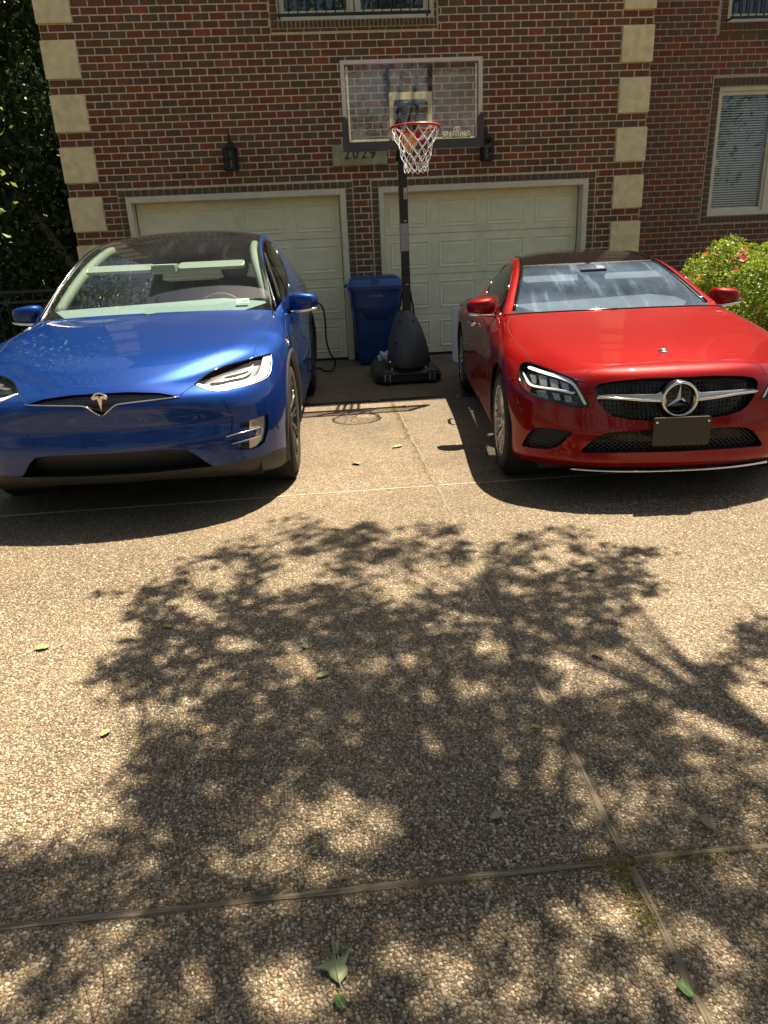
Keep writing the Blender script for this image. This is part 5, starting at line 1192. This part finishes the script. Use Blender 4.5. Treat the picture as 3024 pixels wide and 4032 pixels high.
# --- wiper cowl, sticker, interior
B.tube3('cowl_strip', [Vector((x, 1.30+.20*(x/.9)**2-.012, 1.078-.058*(abs(x)/.9)**2.4)) for x in np.linspace(0, .88, 24)], .010, M['gloss_black'], 'both')
def interior(car, dash_y, dash_z, hw, vis_y, vis_z, seat_y, seat_z, mats):
    r = car.root; cr, ds, st = mats
    MB().add([(-hw*.72, dash_y-.06, dash_z-.028), (hw*.72, dash_y-.06, dash_z-.028), (hw*.97, dash_y+.28, dash_z+.015), (.55*hw, dash_y+.30, dash_z+.055), (.25*hw, dash_y+.30, dash_z+.03), (-hw*.97, dash_y+.28, dash_z+.02), (-hw, dash_y+.42, dash_z-.3), (hw, dash_y+.42, dash_z-.3)], [(0, 1, 2, 3, 4, 5), (5, 4, 3, 2, 7, 6)]).build('dashboard', ds, r)
    for s_ in (-1, 1):
        q = rrect(s_*.36*hw/.85-.25, s_*.36*hw/.85+.25, vis_y, vis_y+.10, 0, .03)
        loft([[(x, y, vis_z+(y-vis_y)*.42) for x, y, _ in q], [(x, y, vis_z+.02+(y-vis_y)*.42) for x, y, _ in q]], 'sun_visor', cr, r)
        loft([rrect(s_*.38-.25, s_*.38+.25, seat_y, seat_y+.14, seat_z-.62, .06), rrect(s_*.38-.25, s_*.38+.25, seat_y+.06, seat_y+.20, seat_z-.3, .06), rrect(s_*.38-.19, s_*.38+.19, seat_y+.12, seat_y+.24, seat_z-.08, .05), rrect(s_*.38-.10, s_*.38+.10, seat_y+.13, seat_y+.24, seat_z-.06, .04), rrect(s_*.38-.13, s_*.38+.13, seat_y+.12, seat_y+.24, seat_z+.02, .05), rrect(s_*.38-.12, s_*.38+.12, seat_y+.15, seat_y+.25, seat_z+.15, .05)], 'seat', st, r)
    MB().box((-hw, seat_y+1.0, .45), (hw, seat_y+1.05, seat_z-.1)).build('rear_seat', st, r); MB().box((-hw*.95, dash_y+.3, .30), (hw*.95, seat_y+1.2, .34)).build('floor_pan', M['shade'], r)
    MB().tube([(.0+.38+.19*math.cos(a), dash_y+.50+.05*math.sin(a), dash_z-.10+.17*math.sin(a)) for a in ell(32)], .016, 8, closed=True).build('steering_wheel', st, r, smooth='all')
interior(B, 1.42, 1.09, .82, 1.92, 1.345, 2.75, 1.32, (M['cream'], M['dash'], M['seat']))
B.tube3('inner_pillar', [p+Vector((-.085, .05, -.05)) for p in B.rail[2:22]], .038, M['cream'])
B.tube3('rear_inner_pillar', [Vector((.80, 2.85, .95)), Vector((.70, 2.85, 1.25)), Vector((.60, 2.85, 1.53))], .05, M['seat'])
MB().box((-.09, 1.86, 1.33), (.09, 2.02, 1.40)).build('sensor_housing', M['cream'], B.root, bevel=.015)
P0 = [B.on(p, .0) for p in ((510, 642), (537, 641), (537, 650.5), (510, 651.5))]
m_ = MB().add([p+Vector((0, .012, -.012)) for p in P0]+[p+Vector((0, .016, -.014)) for p in P0], [(0, 1, 2, 3), (7, 6, 5, 4), (0, 4, 5, 1), (1, 5, 6, 2), (2, 6, 7, 3), (3, 7, 4, 0)]).build('sticker', M['white_plastic'], B.root)
P1 = [B.on(p, .0)+Vector((0, .0105, -.011)) for p in ((520.5, 643), (535.5, 642.5), (535.5, 649), (520.5, 649.8))]
MB().add(P1+[p+Vector((0, .001, -.0005)) for p in P1], [(0, 1, 2, 3), (7, 6, 5, 4)]).build('sticker_print', plain('sticker_green', (.02, .45, .22), .5), B.root)
# underbody
MB().box((-.80, .25, .20), (.80, 4.9, .34)).build('underbody', M['arch_liner'], B.root)
V, N, F = B.take('arch_hole')
B.bm.free()
# ================================================================== red coupe
M['red_paint'] = paint('red_paint', (.20, .0001, .0008), (.31, .0002, .0010), rough=.42, metal=.4, coat=.75)
M['coupe_screen'] = glass('coupe_windscreen_glass', (.50, .56, .60), dust_sky=.15, streak=.26, ior=2.2, film=(.34, .50, .74)).m  # blue film colour paints sky reflection over the dusty screen
M['black_roof'] = plain('black_roof_panel', (.007, .006, .007), .10)
M['grey_dash'] = plain('grey_dash', (.20, .23, .25), .6); M['dark_seat'] = plain('dark_seat', (.03, .032, .036), .6)
C_ = Car('red_coupe', (4.985, -6.43, 0), math.radians(6.0), True, M['red_paint'])
tag(C_.root, 'bright red two-door coupe parked nose out before the right garage door', 'car')
Yc = [0, 0, 0, 0, 0, 0, .80, 1.45, 2.2, 2.9, 3.63, 4.25, 4.56, 4.69]
X = [0, .25, .48, .66, .79, .855, .895, .89, .885, .89, .90, .86, .72, 0]
levels = [
 lv(.17, [.14, .15, .19, .27, .37, .47], xs(.03)),
 lv(.215, [.015, .03, .08, .165, .285, .42], xs(.012)),
 lv(.29, [.0, .018, .072, .155, .275, .41], xs(.002)),
 lv(.38, [-.005, .012, .068, .152, .272, .41], xs(.0)),
 lv(.47, [.012, .028, .082, .165, .282, .415], xs(-.004)),
 lv(.55, [.03, .044, .096, .18, .298, .425], xs(-.004)),
 lv(.62, [.045, .058, .108, .20, .322, .445], xs(-.002), [.63, .63, .628, .62, .615, .62, .66, .64, .64, .65, .66, .66, .64, .64]),
 lv(.68, [.068, .078, .128, .235, .375, .50], [0, .25, .475, .65, .775, .842, .89, .882, .872, .878, .895, .85, .71, 0], [.695, .695, .688, .675, .675, .69, .725, .73, .74, .755, .77, .77, .75, .75]),
 lv(.73, [.11, .118, .162, .282, .435, .56], [0, .25, .465, .635, .755, .825, .872, .868, .862, .868, .882, .83, .70, 0], [.745, .743, .732, .718, .722, .745, .785, .815, .815, .81, .805, .80, .80, .80]),
 lv(.77, [.20, .205, .225, .335, .49, .62], [0, .25, .445, .605, .72, .785, .825, .775, .835, .84, .85, .80, .68, 0], [.772, .770, .760, .752, .768, .795, .832, .945, .885, .868, .862, .855, .86, .86])]
def rprof(t, f): tc = .90-.12*f; return np.where(t < tc, .40*(t/tc)**2.4, .40+.60*(t-tc)/(1-tc))
hoodc = [(0, .20, .772), (0, .40, .815), (0, .7, .865), (0, 1.05, .915), (0, 1.38, .962)]
topc = [(0, 1.38, .962), (0, 1.65, 1.075), (0, 1.95, 1.19), (0, 2.15, 1.25), (0, 2.45, 1.315), (0, 2.85, 1.352), (0, 3.25, 1.335), (0, 3.7, 1.20), (0, 4.1, 1.03), (0, 4.35, .93)]
rail = [(.775, 1.45, .945), (.70, 1.72, 1.075), (.625, 2.0, 1.195), (.575, 2.25, 1.265), (.535, 2.55, 1.305), (.51, 2.9, 1.298), (.475, 3.3, 1.232), (.455, 3.7, 1.105), (.47, 4.1, .965), (.50, 4.25, .925)]
C_.shell(levels, [12, 12, 10, 8, 8, 10, 12, 14, 12, 12, 10, 6, 8], 7, hoodc, topc, rail, taper=rprof, crown=3.0, pil=2, bulge=.012)
C_.smooth(1, .5)
z5 = lambda x, y: ((1750+x/2.765)/DSC, (1100+y/2.765)/DSC)
z6 = lambda x, y: ((2250+x/2.143)/DSC, (1350+y/2.143)/DSC)
hl = [z5(*p) for p in [(808, 1000), (825, 935), (870, 905), (960, 915), (1120, 970), (1300, 1040), (1430, 1095), (1460, 1170), (1510, 1260), (1582, 1365), (1545, 1388), (1440, 1392), (1300, 1365), (1100, 1310), (980, 1270), (900, 1225), (840, 1150), (815, 1080)]]
C_.cut(hl, 'headlight', k=2, ymax=1.0)
gr_ = [z6(*p) for p in [(1080, 285), (945, 290), (600, 300), (350, 325), (240, 345), (195, 385), (205, 450), (240, 520), (290, 580), (360, 620), (500, 648), (700, 660), (945, 660), (1080, 655)]]
C_.cut(gr_, 'grille', curve=False, ymax=.5)
si = [z5(*p) for p in [(845, 1800), (880, 1730), (940, 1650), (1010, 1615), (1100, 1615), (1250, 1635), (1395, 1665), (1330, 1730), (1260, 1800), (1180, 1840), (1080, 1848), (950, 1835), (860, 1820)]]
C_.cut(si, 'side_intake', k=2, ymax=.9)
li = [z6(*p) for p in [(75, 915), (120, 870), (200, 800), (290, 762), (400, 748), (690, 735), (945, 728), (1080, 726), (1080, 912), (945, 918), (600, 925), (300, 930), (100, 930)]]
C_.cut(li, 'lower_intake', curve=False, ymax=.6)
C_.cut_arch(.80, .335, .372); C_.cut_arch(3.64, .335, .372)
wz = lambda x, y: ((1900+x/1.58)/DSC, (950+y/1.58)/DSC)
win = [wz(*p) for p in [(185, 150), (160, 145), (130, 165), (85, 215), (50, 270), (20, 335), (60, 338), (100, 345), (105, 430), (125, 440), (150, 350), (172, 240)]]
C_.cut(win, 'side_window', k=2, ymax=5)
scr = [wz(*p) for p in [(258, 150), (420, 118), (640, 98), (820, 92), (1000, 92), (1142, 104), (1240, 190), (1330, 300), (1400, 398), (1150, 400), (900, 405), (600, 420), (350, 440), (195, 455), (212, 330), (235, 220)]]
C_.cut_box(Vector((0, .97, .24)), Vector((0, 2.16, 1.25)), 'roof', lambda c: (c-Vector((0, 2.16, 1.25))).dot(Vector((0, .97, .24))) > 0, 'top')
RP = M['red_paint']
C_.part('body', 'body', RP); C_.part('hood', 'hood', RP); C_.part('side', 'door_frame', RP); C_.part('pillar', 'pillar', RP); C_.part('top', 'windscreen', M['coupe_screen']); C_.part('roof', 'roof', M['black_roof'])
C_.part('side_window', 'side_window', M['tint_glass'], 'pair')
# grille
C_.recess('grille', .05, M['gloss_black'], 'grille_edge'); C_.part('grille', 'grille_back', M['gloss_black'], off=(0, .05, 0))
def lattice(car, name, poly, m, off, du, dv, r, slant, sides):
    P = poly; xs_ = [p[0] for p in P]; ys_ = [p[1] for p in P]; mb = MB(); cx = (min(xs_)+max(xs_))/2; cy = (min(ys_)+max(ys_))/2; R = max(max(xs_)-min(xs_), max(ys_)-min(ys_))
    for ang, st in ((slant[0], du), (slant[1], dv)):
        d = np.array([math.cos(ang), math.sin(ang)]); n = np.array([-d[1], d[0]])
        for k in np.arange(-R, R, st):
            run = []
            for t in np.arange(-R, R, 4.0):
                q = np.array([cx, cy])+d*t+n*k
                if inpoly(q[0], q[1], P): run.append(car.on(tuple(q), -off))
                else:
                    if len(run) > 1: mb.tube(run, r, 4, cap=False)
                    run = []
            if len(run) > 1: mb.tube(run, r, 4, cap=False)
    mb.v = [v for v in mb.v]
    keep = mb
    if sides == 'both': keep.v = [(max(0, v[0]), v[1], v[2]) for v in keep.v]
    return car.emit(name, [Vector(v) for v in keep.v], None, keep.f, m, sides)
M['mesh_grey'] = plain('mesh_plastic', (.035, .032, .030), .5)
ghalf = [(min(p[0], 1475.5), p[1]) for p in gr_]
lattice(C_, 'grille_mesh', ghalf, plain('grille_pin', (.035, .028, .028), .35, .3), .035, 9.5, 9.5, .0028, (.035, 1.5), 'both')
# bars either side of the star
gb = lambda *q: [z6(*p) for p in q]
for nm, up, lo, m_, o_ in (('grille_bar', [(222, 440), (400, 437), (600, 437), (720, 436), (790, 405)], [(222, 462), (400, 478), (600, 490), (720, 500), (800, 548)], M['satin_metal'], .004),):
    pu = [C_.on(z6(*p), .0) for p in up]; plw = [C_.on(z6(*p), .0) for p in lo]; V = []; F = []
    for a, b in zip(pu, plw):
        mid = (a+b)/2+Vector((0, -.016, -.004)); V += [a+Vector((0, .012, 0)), mid, b+Vector((0, .012, 0))]
    for i in range(len(pu)-1):
        for k in range(2): F.append((i*3+k, i*3+k+1, i*3+k+4, i*3+k+3))
    V += [V[0], V[1], V[2]]; F.append((0, 1, 2)); C_.emit(nm, V, None, F, m_, 'pair')
C_.line('grille_bar_strip', gb((215, 462), (400, 470), (600, 486), (770, 494)), .0075, M['chrome'], .010)
# star emblem
sc = C_.on((1462, 862), 0.0); st = empty('star_emblem', (0, sc.y-.012, sc.z), 0, C_.root)
MB().tube([(.092*math.cos(a), 0, .092*math.sin(a)) for a in ell(56)], .0085, 10, closed=True).build('ring', M['chrome'], st, smooth='all')
MB().lathe([(0, .012), (.086, .012), (.098, .022), (.105, .05)], 48, axis='y').build('badge_back', M['gloss_black'], st, smooth=True)
mb = MB()
for k in range(3):
    a = math.pi/2+k*2*math.pi/3; tip = Vector((.086*math.cos(a), .006, .086*math.sin(a))); b0 = math.pi/3
    l = Vector((.016*math.cos(a+b0), .008, .016*math.sin(a+b0))); r_ = Vector((.016*math.cos(a-b0), .008, .016*math.sin(a-b0))); c = Vector((0, -.008, 0)); mb.add([c, l, tip, r_], [(0, 1, 2), (0, 2, 3)])
mb.build('star', M['chrome'], st)
mb = MB(); ro = C_.on((1455, 766), .0); ro = C_.bvh.ray_cast(Vector((.005, .36, 2)), Vector((0, 0, -1)), 4)
hb = empty('bonnet_badge', ro[0], 0, C_.root); hb.rotation_euler = ro[1].to_track_quat('Z', 'Y').to_euler()
MB().lathe([(0, .002), (.026, .003), (.0285, .0015), (.029, -.002)], 32).build('badge_disc', M['gloss_black'], hb, smooth=True); MB().tube([(.0255*math.cos(a), .0255*math.sin(a), .003) for a in ell(32)], .0034, 8, closed=True).build('badge_ring', M['chrome'], hb, smooth='all')
mb = MB()
for k in range(3):
    a = math.pi/2+k*2*math.pi/3; mb.add([(0, 0, .0055), (.005*math.cos(a+1.05), .005*math.sin(a+1.05), .0035), (.023*math.cos(a), .023*math.sin(a), .0038), (.005*math.cos(a-1.05), .005*math.sin(a-1.05), .0035)], [(0, 1, 2), (0, 2, 3)])
mb.build('badge_star', M['chrome'], hb)
# intakes with mesh
C_.recess('side_intake', 0, RP, 'intake_edge', 'pair', push=(-.01, .03, 0)); C_.part('side_intake', 'intake_back', M['black_plastic'], 'pair', off=(-.01, .06, 0)); lattice(C_, 'intake_mesh', [tuple(p) for p in catmull(si, 3, True)], M['mesh_grey'], .02, 7.5, 7.5, .0026, (.22, 2.55), 'pair')
C_.recess('lower_intake', .05, M['black_plastic'], 'intake_edge'); C_.part('lower_intake', 'intake_back', M['gloss_black'], off=(0, .09, 0)); lattice(C_, 'intake_mesh', [(min(p[0], 1476), p[1]) for p in li], M['mesh_grey'], .035, 7.0, 7.0, .0026, (.55, 2.55), 'both')
C_.tube3('lip_strip', [Vector((x, .02+.33*(x/.62)**2.6*.35-.004, .186+.006*(x/.6)**2)) for x in np.linspace(0, .56, 20)], .007, M['chrome'], 'both')
# plate bracket
pl_ = empty('plate_bracket', (0, -.034, .432), 0, C_.root); t_ = plain('bracket_plastic', (.028, .022, .017), .5, bump=.05, scale=150)
MB().prism([(a, c) for a, c, _ in rrect(-.155, .155, -.082, .076, 0, .012)], -.008, .006).build('plate', t_, pl_, bevel=.0015)
for z in (.012, -.038): MB().box((-.15, -.0088, z), (.15, -.0078, z+.0015)).build('plate_rib', M['black_plastic'], pl_)
for x, z in ((-.138, .052), (.14, .052)): MB().lathe([(0, -.012), (.006, -.0115), (.0065, -.008)], 12, (x, 0, z), 'y').build('screw', M['chrome'], pl_)
for x, z in ((-.085, .065), (.095, .065), (-.09, -.022), (.088, -.022), (-.09, -.06), (.088, -.06)): MB().lathe([(0, -.0087), (.004, -.0086), (.0042, -.0078)], 10, (x, 0, z), 'y').build('screw_hole', M['gloss_black'], pl_)
# headlamps
C_.recess('headlight', 0, M['lamp_black'], 'lamp_edge', 'pair', push=(-.03, .06, -.005)); V, N, F = C_.take('headlight')
C_.emit('lamp_housing', V, N, F, M['lamp_black'], 'pair', off=(-.03, .06, -.005)); C_.emit('headlight_lens', V, N, F, M['lens'], 'pair')
inlay(C_, 'lamp_eyebrow', [z5(*p) for p in [(905, 960), (960, 985), (1100, 1030), (1250, 1075), (1370, 1130), (1440, 1215), (1490, 1310), (1520, 1360), (1545, 1355), (1500, 1270), (1450, 1180), (1390, 1105), (1270, 1045), (1110, 1000), (980, 955), (920, 940)]], M['lamp_white'], .005, 2)
inlay(C_, 'lamp_light_bar', [z5(*p) for p in [(900, 1130), (960, 1165), (1100, 1190), (1250, 1215), (1390, 1250), (1420, 1225), (1395, 1228), (1250, 1195), (1100, 1170), (970, 1145), (920, 1105), (880, 1040), (860, 1010), (850, 1020), (875, 1080)]], M['lamp_white'], .006, 2)
inlay(C_, 'side_reflector', [z5(*p) for p in [(855, 1080), (885, 1110), (930, 1170), (920, 1215), (890, 1200), (860, 1150)]], M['amber'], .012)
for q in ([(915, 1010), (985, 1020), (985, 1115), (945, 1110)], [(1010, 1015), (1100, 1040), (1105, 1150), (1030, 1135)], [(1130, 1055), (1220, 1080), (1230, 1175), (1150, 1165)], [(1250, 1090), (1335, 1120), (1350, 1205), (1275, 1190)], [(980, 1205), (1090, 1205), (1120, 1300), (1000, 1265)], [(1160, 1230), (1240, 1245), (1260, 1320), (1190, 1310)], [(1290, 1255), (1370, 1270), (1385, 1340), (1310, 1330)]):
    inlay(C_, 'lamp_module', [z5(*p) for p in q], M['lamp_silver'], .018, curve=False)
C_.line('lamp_seal', [z5(*p) for p in [(808, 1000), (825, 935), (870, 905), (960, 915), (1120, 970), (1300, 1040), (1430, 1095), (1460, 1170), (1510, 1260), (1582, 1365)]], .004, M['gloss_black'], 0)
C_.line('lamp_seal', [z5(*p) for p in [(808, 1000), (815, 1080), (840, 1150), (900, 1225), (980, 1270), (1100, 1310), (1300, 1365), (1440, 1392), (1545, 1388), (1582, 1365)]], .0045, M['gloss_black'], 0)
# shut lines
gap(C_, [z5(750, 388), z5(705, 440), z5(690, 490), z5(700, 560), z5(750, 640), z5(820, 720), z5(885, 810), z5(940, 900)])
gap(C_, [z6(110, 322), z6(118, 275), z6(150, 237), z6(300, 207), z6(500, 183), z6(700, 166), z6(930, 158)]); gap(C_, [z5(1435, 1095), z5(1520, 1110), z6(112, 325)]); gap(C_, [z5(680, 1100), z5(740, 1082), z5(800, 1082)])
gap(C_, [z5(655, 330), z5(700, 332), z5(748, 345)])
# windscreen surround
C_.tube3('pillar_strip', [p+Vector((.004, -.004, .002)) for p in C_.inner[1:30]], .011, M['gloss_black']); C_.tube3('pillar_chrome', [p+Vector((-.014, -.006, .006)) for p in C_.inner[1:26]], .0045, M['chrome'])
C_.line('window_strip', [wz(*p) for p in [(20, 335), (50, 268), (88, 212), (130, 162), (160, 142), (188, 150), (178, 220), (162, 300)]], .006, M['chrome'], .002, k=3)
hr = [C_.T[0][j] for j in range(0, 22)]; C_.tube3('cowl_strip', [Vector(p)+Vector((0, -.004, .002)) for p in hr], .009, M['gloss_black'], 'both')
ih = min(range(len(C_.T)), key=lambda i: abs(C_.T[i][0][1]-2.16)); C_.tube3('roof_seam', [Vector(C_.T[ih][j])+Vector((0, 0, .001)) for j in range(21)], .0025, M['dark_grey_plastic'], 'both')
# arches and wheels
for cy in (.80, 3.64):
    mb = MB().lathe([(.3715, 0), (.3715, -.30)], 40, (0, cy, .335), 'x'); C_.emit('arch_liner', [Vector((v[0]+.872, v[1], v[2])) for v in mb.v], None, mb.f, M['arch_liner'], 'pair')
wm = (plain('rim_machined', (.36, .34, .31), .25, .9), plain('rim_machined_spoke', (.55, .50, .44), .25, .9))
wheel(C_, .80, .885, .325, .225, .235, 12, 'twin', wm); wheel(C_, 3.64, .895, .325, .245, .235, 12, 'twin', wm)
mirror(C_, (.905, 1.70, .995), .108, .10, .062, RP, M['chrome'], (.80, 1.70, .93), .02)
ds = C_.on(z5(420, 410), 0); C_.tube3('door_handle', [Vector((.88, 2.35, .80)), Vector((.915, 2.40, .80)), Vector((.915, 2.55, .80)), Vector((.88, 2.60, .80))], .014, M['chrome'])
interior(C_, 1.47, .975, .68, 1.98, 1.12, 2.5, 1.10, (M['grey_dash'], M['grey_dash'], M['dark_seat']))
for px, w_, h_, nm in (((1297, 578), 7, 3.2, 'windscreen_label'), ((1431, 563), 7, 5, 'windscreen_label')):
    q = (2*C_.topx(C_.on((1300, 600)))[0]) if False else None
def scr_pt(px):   # far side of the windscreen: mirror the body for the cast
    d = C_.R3 @ Vector(pray(*px)); c = C_.Mi @ Vector(CAM_C); s_ = 1 if True else 0
    h = C_.bvh.ray_cast(Vector((c.x, c.y, c.z)), d.normalized(), 30); return h[0]
for px, w_, h_ in (((1297, 573), 8, 3.5), ((1455, 573), 8, 5.5)):
    P = [scr_pt((px[0]+a*w_, px[1]+b*h_)) for a, b in ((-1, -1), (1, -.8), (1.1, 1), (-.9, .8))]
    if all(p is not None for p in P): MB().add([p+Vector((0, .006, -.012)) for p in P]+[p+Vector((0, .008, -.016)) for p in P], [(0, 1, 2, 3), (7, 6, 5, 4)]).build('windscreen_label', M['white_plastic'], C_.root)
MB().box((-.10, 1.98, 1.17), (.10, 2.08, 1.22)).build('sensor_housing', M['black_plastic'], C_.root, bevel=.01)
MB().box((-.72, .22, .17), (.72, 4.5, .30)).build('underbody', M['arch_liner'], C_.root)
C_.bm.free()
